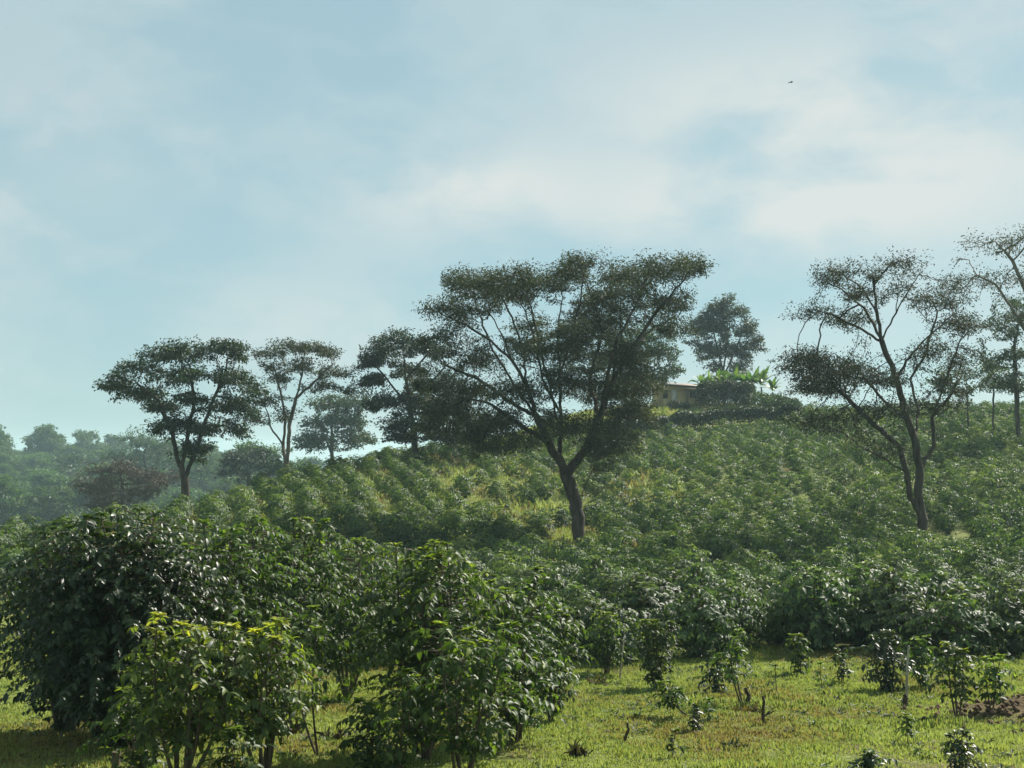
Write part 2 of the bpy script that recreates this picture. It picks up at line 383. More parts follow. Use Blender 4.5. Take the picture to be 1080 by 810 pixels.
# central great tree
px_tree('shade_tree', 'great spreading shade tree with the broadest crown, its dark trunk standing amid the coffee', 'tree', 608, 88,
  [(500, 305, 42, 20, 1, 4, 12), (478, 332, 28, 16, -3, 3, 7), (545, 300, 40, 18, -2, 4, 11), (530, 318, 34, 18, 4, 3, 8), (590, 298, 30, 20, 2, 4, 8),
   (612, 282, 22, 12, 0, 3, 6), (655, 292, 36, 15, 2, 4, 10), (700, 288, 34, 12, -1, 4, 10), (728, 284, 16, 10, 0, 2.5, 4), (655, 315, 30, 18, -3, 4, 8),
   (700, 325, 26, 20, 2, 3.5, 8), (716, 352, 15, 14, 0, 2, 3), (640, 345, 34, 24, 3, 4, 10), (610, 360, 34, 26, -4, 4, 10), (655, 385, 34, 22, -2, 3.5, 9), (560, 375, 32, 20, -4, 3.5, 9),
   (600, 405, 38, 20, -3, 3.5, 10), (640, 420, 32, 20, 2, 3.5, 8), (545, 420, 30, 18, -3, 3, 8), (500, 385, 30, 20, 2, 3, 7), (490, 420, 30, 22, -1, 3, 8),
   (520, 448, 26, 14, -3, 2.5, 6), (585, 448, 32, 16, -4, 2.5, 7), (630, 455, 26, 18, -2, 2.5, 6), (632, 495, 15, 24, -1, 1.5, 4), (470, 362, 22, 14, 0, 3, 4), (475, 440, 26, 16, 1, 3, 6), (515, 470, 26, 10, -4, 2.5, 4), (548, 465, 26, 12, -3, 2.5, 5), (450, 405, 20, 16, 1, 3, 4), (600, 378, 30, 20, 4, 3, 7), (625, 330, 30, 20, 4, 3, 6), (655, 410, 26, 18, 4, 3, 6), (640, 470, 20, 14, 1, 2, 3), (676, 412, 18, 16, -1, 2.5, 5), (664, 438, 20, 16, 1, 2.5, 5), (655, 470, 18, 14, 0, 2, 3), (460, 452, 22, 12, 2, 2.5, 5), (500, 462, 24, 12, 0, 2.5, 5), (660, 445, 14, 14, 0, 2, 2), (560, 345, 26, 16, 5, 3, 4)],
  [(-1, [None, (610, 545, 0), (604, 522, 0), (597, 502, 0), (590, 480, 0)]),
   (0, [(597, 498, 0), (580, 468, -1), (566, 440, -2), (556, 408, -3), (540, 380, -3), (512, 355, -3), (485, 340, -3)]),
   (0, [(590, 480, 0), (592, 440, 1), (590, 400, 2), (588, 360, 2), (592, 320, 2)]),
   (0, [(597, 498, 0), (618, 475, 0), (632, 440, 0), (645, 405, 1), (668, 365, 1), (695, 325, 1), (722, 295, 0)]),
   (0, [(566, 440, -2), (545, 410, 1), (520, 370, 2), (505, 330, 2)]),
   (0, [(592, 440, 1), (572, 400, -2), (562, 350, -2), (548, 315, -2)]),
   (0, [(645, 405, 1), (655, 360, -2), (655, 315, -2)]),
   (0, [(606, 530, 0), (616, 515, -.5), (626, 495, -1)]),
   (0, [(632, 440, 0), (622, 400, 3), (636, 350, 3), (620, 300, 1)]),
   (0, [(580, 468, -1), (545, 445, -2), (515, 425, -2), (492, 420, -2)]),
   (0, [(590, 460, 1), (583, 420, 2), (573, 380, 3), (565, 345, 3), (556, 312, 2)]), (0, [(590, 400, 2), (602, 360, 1), (612, 320, 0), (616, 288, 0)]),
   (0, [(556, 408, -3), (552, 370, -1), (540, 335, 0), (525, 305, 0)]), (0, [(632, 440, 0), (640, 400, -3), (650, 360, -4), (672, 320, -3), (680, 292, -1)]),
   (0, [(540, 380, -3), (528, 350, -5), (512, 322, -4)]), (0, [(668, 365, 1), (690, 345, 3), (712, 335, 3)]), (0, [(566, 440, -2), (540, 425, 2), (505, 400, 3), (470, 385, 2), (458, 365, 1)])],
  .43, M['shade'], seed=21, open_=.8, per_pad=210, leaf=(.18, .07), disc=(1.1, 1.9), att_pad=7, step=.45, dk=.55, dens=2.25, dsc=.75, flat=.42, spray=1.5, tip=.014)

# right tree
px_tree('open_shade_tree', 'tall open-crowned shade tree with several grey stems rising from the coffee at right', 'tree', 972, 82,
  [(950, 280, 28, 12, 0, 3, 6), (890, 292, 34, 12, 1, 3, 6), (868, 296, 20, 8, 2, 2, 3), (925, 310, 34, 16, -2, 3, 7), (862, 330, 28, 8, -1, 2.5, 4), (900, 340, 26, 12, 3, 3, 4), (985, 320, 30, 18, 2, 3, 8),
   (1008, 350, 26, 22, 0, 3, 9), (975, 375, 24, 16, -3, 3, 5), (858, 388, 34, 20, -1, 3.5, 22), (888, 400, 32, 22, 1, 3, 18), (862, 412, 32, 12, 3, 3, 12), (925, 400, 28, 16, -3, 3, 8), (1018, 385, 20, 18, 1, 3, 6),
   (862, 446, 26, 12, -2, 2.5, 5), (905, 445, 28, 14, -2, 2.5, 6), (940, 435, 24, 14, -4, 2.5, 5), (988, 428, 24, 14, -1, 3, 6), (925, 475, 30, 12, -2, 2, 4), (1000, 405, 18, 14, -3, 2, 4), (1000, 300, 16, 8, 0, 2, 2)],
  [(-1, [None, (972, 540, 0), (968, 522, 0), (970, 500, 0), (966, 470, 0), (958, 445, 0)]),
   (0, [(972, 545, 0), (960, 525, -.5), (957, 500, -1), (948, 470, -2), (925, 450, -2), (898, 425, -1), (880, 408, 0)]),
   (0, [(958, 445, 0), (945, 400, 0), (930, 360, 0), (925, 330, -1), (905, 300, 0), (880, 285, 1)]),
   (0, [(930, 360, 0), (945, 330, 0), (948, 295, 0)]),
   (0, [(966, 470, 0), (968, 430, 2), (960, 400, 2), (975, 375, 1), (988, 335, 2)]),
   (0, [(970, 500, 0), (985, 470, 1), (983, 440, 1), (1000, 395, 1), (1012, 360, 0)]),
   (0, [(968, 522, 0), (985, 520, 0), (998, 505, 0), (992, 480, 0), (988, 445, 0)]),
   (0, [(930, 360, 0), (905, 345, -1), (885, 335, -1), (862, 328, -1)]),
   (0, [(930, 360, 0), (912, 325, 2), (888, 305, 2), (865, 295, 2)]), (0, [(945, 330, 0), (962, 300, -1), (972, 282, -1)]), (0, [(983, 440, 1), (1000, 420, -2), (1015, 395, -2)]),
   (0, [(958, 445, 0), (930, 420, 2), (905, 390, 3), (880, 372, 3)]), (0, [(945, 400, 0), (962, 372, -2), (985, 350, -2), (1005, 330, -1)]), (0, [(925, 330, -1), (922, 300, -1), (940, 278, -1), (958, 272, 0)]),
   (0, [(966, 490, 0), (945, 478, 2), (925, 470, 2), (905, 455, 1)]), (0, [(957, 500, -1), (935, 485, -2), (905, 470, -2)]), (0, [(968, 430, 2), (985, 410, 3), (1010, 395, 3)])],
  .3, M['shade'], seed=5, per_pad=130, leaf=(.16, .065), disc=(.9, 1.6), att_pad=10, step=.4, dk=.42, tip=.013, dens=1.9, dsc=.8, flat=.45, spray=1.5)

# far right tree
px_tree('bare_shade_tree', 'thin tall tree reaching highest at the right edge, its pale branches half bare', 'tree', 1105, 100,
  [(1050, 262, 42, 16, 0, 3, 6), (1085, 252, 40, 14, 1, 4, 6), (1030, 300, 26, 16, -1, 3, 5), (1065, 300, 30, 16, 1, 3, 5), (1100, 290, 40, 20, 0, 4, 7), (1075, 335, 26, 14, 0, 3, 4), (1130, 300, 40, 30, 0, 4, 8), (1130, 350, 40, 26, 0, 4, 8)],
  [(-1, [None, (1103, 480, 0), (1100, 420, 0), (1096, 370, 0)]), (0, [(1096, 370, 0), (1070, 330, 0), (1050, 300, 0), (1030, 290, 0)]),
   (0, [(1096, 370, 0), (1088, 320, 0), (1068, 275, 0), (1050, 255, 0)]), (0, [(1098, 400, 0), (1125, 350, 0), (1130, 300, 0)])],
  .25, M['shade'], seed=8, per_pad=60, leaf=(.18, .08), disc=(.9, 1.5), att_pad=11, step=.45, dk=.45, tip=.015, dens=2.3, flat=.45, spray=1.5, barkmat=M['bark_pale'])
px_tree('dense_tree', 'dense dark green tree partly cut by the right edge behind the thin pale-branched one', 'tree', 1075, 125,
  [(1065, 350, 26, 26, 0, 3, 9), (1085, 330, 30, 26, 1, 3, 9), (1062, 385, 26, 16, 0, 3, 7), (1095, 380, 30, 22, -1, 3, 7), (1072, 408, 28, 14, 0, 3, 8), (1100, 410, 28, 16, 0, 3, 7)],
  [(-1, [None, (1073, 440, 0), (1070, 380, 0)])], .22, M['shade_green'], seed=31, dens=1.6, per_pad=170, leaf=(.24, .11))
px_tree('flat_topped_tree', 'low olive flat-topped tree on a thin trunk just behind the open-crowned tree', 'tree', 1021, 135,
  [(1010, 398, 34, 10, 0, 3, 9), (1035, 390, 30, 10, 1, 3, 8), (990, 405, 22, 8, 0, 2, 5), (1005, 416, 26, 8, 0, 2.5, 7), (1030, 412, 22, 8, 0, 2.5, 5)],
  [(-1, [None, (1021, 440, 0), (1020, 408, 0)])], .09, M['shade_green'], seed=32, per_pad=130, leaf=(.24, .11))
px_tree('flat_topped_tree', 'low flat-topped tree on a thin pale trunk showing white sky below its crown at right', 'tree', 1048, 130,
  [(1050, 400, 30, 8, 0, 2.5, 7), (1066, 408, 20, 8, 1, 2.5, 5)],
  [(-1, [None, (1047, 440, 0), (1048, 410, 0)])], .09, M['shade_green'], seed=33, per_pad=130, leaf=(.24, .11))

# left group
px_tree('ridge_tree', 'dark dense umbrella-crowned tree on the ridge, leftmost of the tall trees', 'tree', 196, 112,
  [(200, 372, 34, 12, 0, 3.5, 10), (245, 370, 26, 12, 1, 3.5, 8), (175, 380, 22, 14, -1, 3, 6), (150, 392, 26, 12, 0, 3, 8), (125, 408, 22, 10, 0, 2.5, 6), (150, 420, 28, 12, 2, 3, 7), (195, 400, 34, 14, -2, 3.5, 9), (238, 400, 28, 14, 1, 3.5, 8), (262, 415, 16, 10, 0, 2.5, 4),
   (200, 425, 32, 12, 0, 3, 8), (245, 432, 24, 12, -1, 3, 7), (180, 450, 24, 10, 0, 2.5, 6), (212, 455, 26, 14, 1, 3, 8), (200, 474, 24, 10, 0, 2.5, 6), (250, 455, 16, 10, 0, 2, 4), (172, 432, 22, 8, 1, 2.5, 4)],
  [(-1, [None, (195, 505, 0), (192, 490, 0)]), (0, [(195, 508, 0), (186, 480, 0), (180, 450, 0), (165, 420, 0), (145, 405, 0)]), (0, [(192, 490, 0), (198, 460, 0), (205, 420, 0), (200, 385, 0)]), (0, [(195, 505, 0), (206, 475, 1), (222, 430, 1), (238, 390, 1)])],
  .34, M['shade_dark'], seed=41, per_pad=130, leaf=(.25, .12), disc=(1.0, 1.7), dens=2.2, dsc=.7, flat=.36, att_pad=6, spray=1.3)
px_tree('ridge_tree', 'airy flat-topped tree with two slim parallel trunks on the left ridge', 'tree', 304, 126,
  [(310, 368, 34, 10, 0, 3, 9), (340, 372, 24, 10, 1, 3, 7), (285, 378, 16, 10, -1, 3, 5), (320, 388, 32, 10, 2, 3, 6), (352, 398, 22, 12, 0, 3, 5), (290, 400, 18, 12, 1, 3, 3), (335, 412, 22, 10, 0, 3, 4), (278, 425, 18, 10, -1, 2.5, 4), (370, 415, 14, 8, 0, 2, 2), (300, 440, 22, 8, 0, 2, 3), (275, 445, 14, 8, 0, 2, 3)],
  [(-1, [None, (303, 488, 0), (305, 450, 0), (312, 420, 0), (320, 390, 0)]), (0, [(302, 500, 0), (299, 470, 1), (301, 440, 1), (295, 410, 1), (288, 385, 0)]), (0, [(312, 420, 0), (335, 400, 0), (350, 385, 0)]), (0, [(299, 470, 1), (288, 455, 0), (280, 430, 0)])],
  .27, M['shade'], seed=42, per_pad=125, leaf=(.22, .10), disc=(1.0, 1.6), barkmat=M['bark_pale'], tip=.018, dens=2.1, dsc=.75, flat=.36, att_pad=7, spray=1.4)
px_tree('ridge_tree', 'dark tree with stacked leafy tiers standing between the airy tree and the great tree', 'tree', 438, 128,
  [(425, 362, 34, 12, 0, 3.5, 9), (395, 385, 18, 10, 0, 2.5, 6), (410, 372, 22, 10, 1, 3, 5), (392, 405, 16, 12, 0, 2.5, 5), (402, 428, 20, 12, 0, 2.5, 6), (455, 372, 24, 12, -1, 3, 7), (440, 395, 26, 12, 2, 3, 5), (430, 425, 28, 18, 1, 3, 9), (455, 440, 26, 18, 0, 3, 12), (480, 432, 28, 22, 1, 3, 12), (500, 450, 24, 14, 0, 3, 8), (470, 462, 28, 9, 1, 3, 8), (425, 462, 18, 8, 0, 2.5, 4), (425, 450, 24, 10, -1, 2.5, 7), (470, 410, 20, 18, 0, 3, 6)],
  [(-1, [None, (436, 455, 0), (432, 430, 0), (428, 400, 0), (425, 370, 0)]), (0, [(432, 430, 0), (412, 405, 0), (398, 388, 0)]), (0, [(428, 400, 0), (445, 380, 0), (458, 368, 0)])],
  .3, M['shade_dark'], seed=43, per_pad=150, leaf=(.25, .12), disc=(1.0, 1.6), dens=2.4, dsc=.7, flat=.4, att_pad=6, spray=1.3)
# trees just beyond the ridge, paler with distance
px_tree('hazy_tree', 'pale hazy round tree beyond the ridge, right below the airy tree', 'tree', 352, 250,
  [(350, 430, 30, 14, 0, 5, 9), (375, 425, 18, 12, 0, 4, 5), (355, 446, 36, 14, 0, 5, 10), (335, 450, 20, 12, 0, 4, 6), (372, 450, 20, 14, 0, 4, 6), (352, 464, 38, 12, 0, 5, 11), (330, 470, 18, 10, 0, 4, 6), (378, 466, 16, 10, 0, 4, 5)],
  [(-1, [None, (350, 480, 0), (350, 440, 0)]), (0, [(350, 480, 0), (335, 440, 0)])], .35, M['shade_green'], seed=44, dens=2, flat=.35, per_pad=130, leaf=(.48, .23), disc=(1.9, 3.0), step=.8, dk=1.1, tip=.03)
px_tree('low_tree', 'low dark rounded tree between the two ridge trees, over the coffee edge', 'tree', 262, 240,
  [(262, 484, 26, 10, 0, 4, 10), (248, 488, 14, 8, 0, 3, 5), (280, 490, 14, 9, 0, 3, 4), (262, 500, 28, 8, 0, 4, 8)],
  [(-1, [None, (262, 500, 0)])], .3, M['shade_dark'], seed=45, dens=1.5, flat=.35, per_pad=130, leaf=(.46, .22), disc=(1.7, 2.8), step=.8, dk=1.1, tip=.03)
px_tree('low_tree', 'olive low tree with a sunlit top beyond the low dark rounded one', 'tree', 285, 300,
  [(280, 478, 24, 8, 0, 4, 8), (262, 474, 16, 6, 0, 3, 5), (290, 495, 26, 10, 0, 4, 8)],
  [(-1, [None, (284, 500, 0)])], .3, M['far'], seed=46, dens=1.5, flat=.35, per_pad=130, leaf=(.55, .28), disc=(2.0, 3.0), step=.9, dk=1.3, tip=.03)
px_tree('brown_tree', 'brownish bushy tree mass at the ridge foot left of the tallest dark ridge tree', 'tree', 130, 205,
  [(125, 498, 24, 16, 0, 4, 10), (105, 515, 22, 14, 0, 4, 9), (145, 505, 26, 16, 1, 4, 11), (128, 525, 36, 16, -1, 4, 14), (160, 520, 22, 14, 0, 4, 8), (172, 505, 14, 8, 0, 3, 3), (105, 535, 16, 10, 0, 3, 4)],
  [(-1, [None, (130, 530, 0), (128, 505, 0)])], .4, M['brown'], seed=47, dens=1.3, flat=.4, per_pad=140, leaf=(.38, .19), disc=(1.5, 2.5), step=.8, dk=1.2, tip=.03)
px_tree('hazy_tree', 'large blue hazy dome-crowned tree behind the brownish one', 'tree', 155, 430,
  [(145, 468, 26, 14, 0, 6, 11), (130, 485, 22, 12, 0, 5, 8), (170, 480, 30, 16, 0, 6, 12), (195, 490, 24, 14, 0, 5, 9), (150, 500, 34, 16, 0, 6, 13), (215, 500, 18, 12, 0, 5, 6)],
  [(-1, [None, (155, 520, 0), (152, 480, 0)])], .5, M['shade_green'], seed=48, dens=1.2, flat=.35, per_pad=140, leaf=(.8, .4), disc=(3.2, 5.0), step=1.3, dk=1.8, tip=.05)

# trees on the hill top
px_tree('dense_tree', 'dense green round tree behind the great tree, just left of the house', 'tree', 668, 165,
  [(665, 360, 34, 20, 0, 5, 12), (690, 375, 22, 20, 0, 4, 10), (650, 385, 26, 22, 0, 5, 10), (680, 400, 26, 12, 0, 4, 9), (702, 352, 10, 12, 0, 3, 3), (710, 395, 9, 8, 0, 2, 2)],
  [(-1, [None, (668, 430, 0), (668, 380, 0)])], .4, M['shade_green'], seed=51, dens=2.2, flat=.4, per_pad=170, leaf=(.32, .15), disc=(1.2, 2.0), step=.8, dk=1.0, tip=.03)
px_tree('silver_oak', 'upright feathery silver-leaved tree standing alone against the sky above the banana plants', 'tree', 762, 195,
  [(760, 328, 13, 12, 0, 2, 9), (747, 336, 12, 12, 0, 2, 9), (776, 334, 14, 12, 0, 2, 9), (740, 352, 13, 14, 0, 2.2, 11), (787, 350, 14, 14, 0, 2.2, 11), (763, 350, 18, 18, 0, 2.4, 14), (745, 372, 15, 13, 0, 2.4, 10), (790, 372, 15, 14, 0, 2.4, 10), (768, 374, 20, 14, 0, 2.4, 12), (776, 390, 18, 9, 0, 2, 7), (750, 388, 12, 8, 0, 1.5, 4), (800, 360, 8, 9, 0, 1.5, 4), (733, 340, 6, 6, 0, 1.2, 2), (768, 317, 5, 5, 0, .8, 2)],
  [(-1, [None, (764, 408, 0), (763, 392, 0)]), (0, [(763, 392, 0), (756, 365, 0), (750, 340, 0)]), (0, [(763, 392, 0), (767, 360, 0), (762, 330, 0)]), (0, [(763, 396, 0), (776, 370, 0), (784, 345, 0)])], .2, M['silver'], seed=52, dens=2.1, open_=.7, per_pad=80, leaf=(.34, .14), disc=(.7, 1.2), flat=.7, ndir=.9, step=.7, dk=.8, tip=.03)

# the distant wood on the far slope: each crown its own tree
fproto = []
def generic_tree(loc, seed, mat, H=13, W=6, label=None):
    rng = np.random.default_rng(seed)
    root = thing('forest_tree', label, 'tree', loc, 0, 'trees of the distant wooded slope')
    lobes = []
    for i in range(10):
        a = rng.random() * 6.283; q = rng.random() ** .6 * W * .62
        lobes.append((q * math.cos(a), q * math.sin(a), H * rng.uniform(.22, .8), W * .45, W * .45, H * .14, 7))
    lobes.append((0, 0, H * .9, W * .5, W * .5, H * .09, 8))
    make_tree(root, lobes, [(-1, [(0, 0, 0), (0, 0, H * .3), (.5, 0, H * .5)])], .35, mat, seed=seed, per_pad=110, leaf=(1.0, .5), disc=(2.2, 3.8), step=1.5, dk=2., tip=.06, flat=.35, att_pad=3)
    return root
FL = 'hazy blue-green tree in the distant wood across the valley'
spec = []
rs = random.Random(3)
for D, y_step in ((400, 22), (440, 22), (480, 22), (520, 24), (560, 26), (605, 28), (650, 28), (700, 30), (750, 30)):
    px = -60 + rs.random() * 20
    while px < 330:
        spec.append((px + rs.uniform(-6, 6), D + rs.uniform(-25, 25))); px += 62 * 430 / D * rs.uniform(.62, 1.0)
for i, (px, D) in enumerate(spec):
    x, y, z = at_D(px, D)
    if i < 5:
        H = [17, 19, 16, 18, 15][i]
        r = generic_tree((x, y, z - .3), 100 + i, M['far'] if i != 3 else M['shade_green'], H, [10, 9.5, 11, 8.5, 9.5][i], FL)
        fproto.append(r); continue
    src = fproto[i % 5]; r = src.copy(); COL.objects.link(r); r.location = (x, y, z - .3)
    hs = rs.uniform(.62, 1.02) * 1.0
    r.rotation_euler = (0, 0, rs.random() * 6.283); r.scale = (hs * rs.uniform(.9, 1.2), hs * rs.uniform(.9, 1.2), hs)
    for ch in src.children:
        c = ch.copy(); COL.objects.link(c); c.parent = r
for px, D, k, lab in ((50, 650, 1.12, 'pale-topped tree rising as a twin dome above the distant wood'), (92, 690, 1.08, 'pale round-headed tree standing right of the twin dome over the distant wood'), (-6, 620, 1.15, 'hazy tree cut by the left edge above the distant wood')):
    x, y, z = at_D(px, D); src = fproto[k > 1.1]; r = src.copy(); COL.objects.link(r); r.location = (x, y, z - .3); r.scale = (k, k, k * 1.12); r['label'] = lab
    for ch in src.children:
        c = ch.copy(); COL.objects.link(c); c.parent = r

# ------------------------------------------------------------------ coffee bushes
def coffee_geo(seed, H, R, stems=5, gap=.13, leafL=.15, hi=True, lgap=.085, bottom=.12, lean=.18, sparse=1.0, young=.12, srad=.022, lobed=.35, inner=.3, coh=0.0):
    rng = np.random.default_rng(seed)
    P_, D_, N_, L_, T_, paths, lat = [], [], [], [], [], [], []
    for s in range(stems):
        a = rng.random() * 6.283; q = (R * .25) * math.sqrt(rng.random()) if stems > 1 else 0
        b0 = np.array([q * math.cos(a) * .4, q * math.sin(a) * .4, -.05]); hh = H * rng.uniform(.82, 1.0) if s else H * .98
        top = np.array([b0[0] + math.cos(a) * hh * lean * rng.uniform(.3, 1.2), b0[1] + math.sin(a) * hh * lean * rng.uniform(.3, 1.2), hh])
        t = np.linspace(0, 1, 9)[:, None]; bend = rng.normal(0, .05, 3) * [1, 1, 0] * H
        pth = b0 + (top - b0) * t + bend * np.sin(t * math.pi)
        paths.append((pth, srad * H / 2.5 * (1 - .8 * t[:, 0]) + .004))
        nn = int(hh * (1 - bottom) / gap)
        for i in range(nn):
            u = bottom + (1 - bottom) * (i + rng.random() * .5) / nn
            bp_ = np.array([np.interp(u, t[:, 0], pth[:, k]) for k in range(3)])
            prof = (math.sin(min(1, (u - bottom * .5) / .5) * 1.45)) * (1 - max(0, (u - .5) / .5) ** 2.8 * .72)
            a0 = rng.random() * 6.283
            for k in range(2):
                if rng.random() > sparse: continue
                az = a0 + k * math.pi + rng.normal(0, .25)
                lob = 1 + lobed * math.sin(az * 2 + seed) * math.sin(u * 7 + seed * 2) + rng.normal(0, .14)
                ln = max(.12, R * prof * lob * (1 - .3 * rng.random()) )
                h = np.array([math.cos(az), math.sin(az), 0]); up = rng.uniform(.25, .6) + .5 * max(0, u - .8); dr = rng.uniform(.35, .75)
                m_ = max(3, int(ln / lgap)); f = (np.arange(m_) + rng.random() * .5 + .3) / m_; f = f[(f > (inner if ln > .5 else .05)) & (f <= 1.02)]
                def pt(f): f = np.asarray(f)[:, None]; return bp_ + h * ln * f + np.array([0, 0, 1]) * (up * f - dr * f * f) * ln
                lat.append((pt([0, .5, 1]), np.array([.007, .005, .003]) * max(1, H / 2.2)))
                pos = pt(f); side = np.array([-h[1], h[0], 0])
                for sg in (-1, 1):
                    nn_ = len(f); tang = h + np.array([0, 0, 1]) * (up - 2 * dr * f)[:, None]
                    d = tang * rng.uniform(.25, .7, (nn_, 1)) + sg * side * rng.uniform(.6, 1.0, (nn_, 1)) + np.array([0, 0, -1]) * rng.uniform(-.05, .7, (nn_, 1)) + rng.normal(0, .27 - .1 * coh, (nn_, 3))
                    nv = np.array([0, 0, 1]) * rng.uniform(.5, 1.2, (nn_, 1)) + h * .45 + sg * side * rng.uniform(.1, .6, (nn_, 1)) * (1 - .5 * coh) + h * coh * 1.6 * (1 - u) + rng.normal(0, .28 - .12 * coh, (nn_, 3))
                    P_.append(pos); D_.append(d); N_.append(nv); L_.append(leafL * rng.uniform(.45, 1.3, nn_) * (1 - .25 * (f > .93)))
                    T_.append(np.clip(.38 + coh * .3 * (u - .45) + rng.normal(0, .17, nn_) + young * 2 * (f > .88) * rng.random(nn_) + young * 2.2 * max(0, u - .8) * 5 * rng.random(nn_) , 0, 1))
        # top rosette
        k = 22 if coh < .5 else 8; P_.append(np.repeat(pth[-1][None], k, 0)); aa = rng.random(k) * 6.283
        D_.append(np.stack([np.cos(aa), np.sin(aa), rng.uniform(-.1, .9, k)], 1)); N_.append(np.array([0, 0, 1.]) + rng.normal(0, .3, (k, 3)))
        L_.append(np.full(k, leafL * .9)); T_.append(np.clip(rng.uniform(.6, .8 + young * 2, k), 0, 1))
    c = np.concatenate
    pos, d, nv, L, T = c(P_), c(D_), c(N_), c(L_), c(T_)
    keep = pos[:, 2] > .03
    pos, d, nv, L, T = pos[keep], d[keep], nv[keep], L[keep], T[keep]
    G = leaves_geo(pos, d, nv, L, L * .52, T, hi, .26)
    S = [poly_tubes(paths, 6)] + ([poly_tubes(lat, 3)] if lat else [])
    return G, merge(S)
def coffee_thing(name, label, cat, loc, seed, H, R, mat, group=None, rz=0, **kw):
    root = thing(name, label, cat, loc, rz, group)
    G, S = coffee_geo(seed, H, R, **kw)
    link('crown', mesh_np('coffee_crown', G[0], G[1], G[2], mat, G[3]), root)
    link('stem', mesh_np('coffee_stem', S[0], S[1], S[2], M['stem'], smooth=True), root)
    return root
def cpx(px, D): x, y, z = at_D(px, D); return (x, y, z)

FG = [ # label, px, D, H, R, material, seed, kwargs
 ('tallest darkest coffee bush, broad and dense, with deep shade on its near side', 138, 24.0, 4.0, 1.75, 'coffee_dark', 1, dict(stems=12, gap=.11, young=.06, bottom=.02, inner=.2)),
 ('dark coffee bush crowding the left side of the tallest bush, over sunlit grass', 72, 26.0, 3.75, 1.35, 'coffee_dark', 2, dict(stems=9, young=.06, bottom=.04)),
 ('dark glossy bush joined to the right shoulder of the tallest bush, behind the yellowish one', 235, 26.5, 3.9, 1.6, 'coffee', 3, dict(stems=7, young=.05, bottom=.1)),
 ('glossy coffee bush behind the yellowish bush, its stems showing over grass', 300, 29.5, 3.95, 1.6, 'coffee', 4, dict(stems=7, young=.08, bottom=.3)),
 ('green bush between the glossy dark bushes and the broad middle bush', 368, 31.0, 3.55, 1.4, 'coffee', 5, dict(stems=6, young=.1, bottom=.25)),
 ('yellow-green coffee bush on bare crooked stems before the darkest bush', 196, 20.4, 2.5, .85, 'coffee_yellow', 6, dict(stems=8, bottom=.3, young=.2, lean=.2, sparse=.95, srad=.03, gap=.12)),
 ('yellowish lime-leaved coffee bush with thick pale leaning stems, right of the first yellow one', 280, 20.8, 2.3, .8, 'coffee_yellow', 7, dict(stems=7, bottom=.32, young=.17, lean=.22, sparse=.95, srad=.035, gap=.12)),
 ('slender leggy young coffee tree with bare dark stem between yellowish and middle bushes', 338, 23.0, 2.35, .65, 'coffee', 8, dict(stems=2, bottom=.42, sparse=.8, young=.15)),
 ('broad middle coffee bush with bright green top, tallest near the grass', 447, 23.0, 3.55, 1.35, 'coffee', 9, dict(stems=8, young=.2, bottom=.12)),
 ('drooping open coffee bush with thin stems showing, nearest below the middle bush', 488, 20.8, 2.35, .95, 'coffee', 10, dict(stems=6, bottom=.25, young=.2, lean=.25, sparse=.85)),
 ('leafy bush at the right flank of the middle bush, bending over the grass', 545, 24.6, 3.0, 1.15, 'coffee', 11, dict(stems=6, young=.15, bottom=.15)),
 ('low drooping dark-based bush at the grass edge, rightmost of the near cluster', 578, 27.0, 2.3, .75, 'coffee', 12, dict(stems=5, young=.1, bottom=.12)),
 ('small leafy shoot on thin stems under the left of the middle bush', 415, 20.6, 1.7, .55, 'coffee', 13, dict(stems=3, bottom=.15, sparse=.8)),
 ('low ragged coffee regrowth between the darkest bush and the first yellow-green one', 150, 21.0, 1.3, .7, 'coffee', 15, dict(stems=4, bottom=.03, lean=.3)),
 ('low ragged regrowth at the left foot of the broad middle bush', 392, 21.6, 1.1, .55, 'coffee', 16, dict(stems=4, bottom=.03, lean=.3)),
 ('low leafy regrowth round the feet of the yellowish bush stems', 245, 20.0, .95, .6, 'coffee', 14, dict(stems=4, bottom=.05, sparse=.7, lean=.4)),
]
for lab, px, D, H, R, mt, sd, kw in FG:
    coffee_thing('coffee_bush', lab, 'coffee bush', cpx(px, D), sd, H, R, M[mt], 'foreground coffee bushes', **kw)

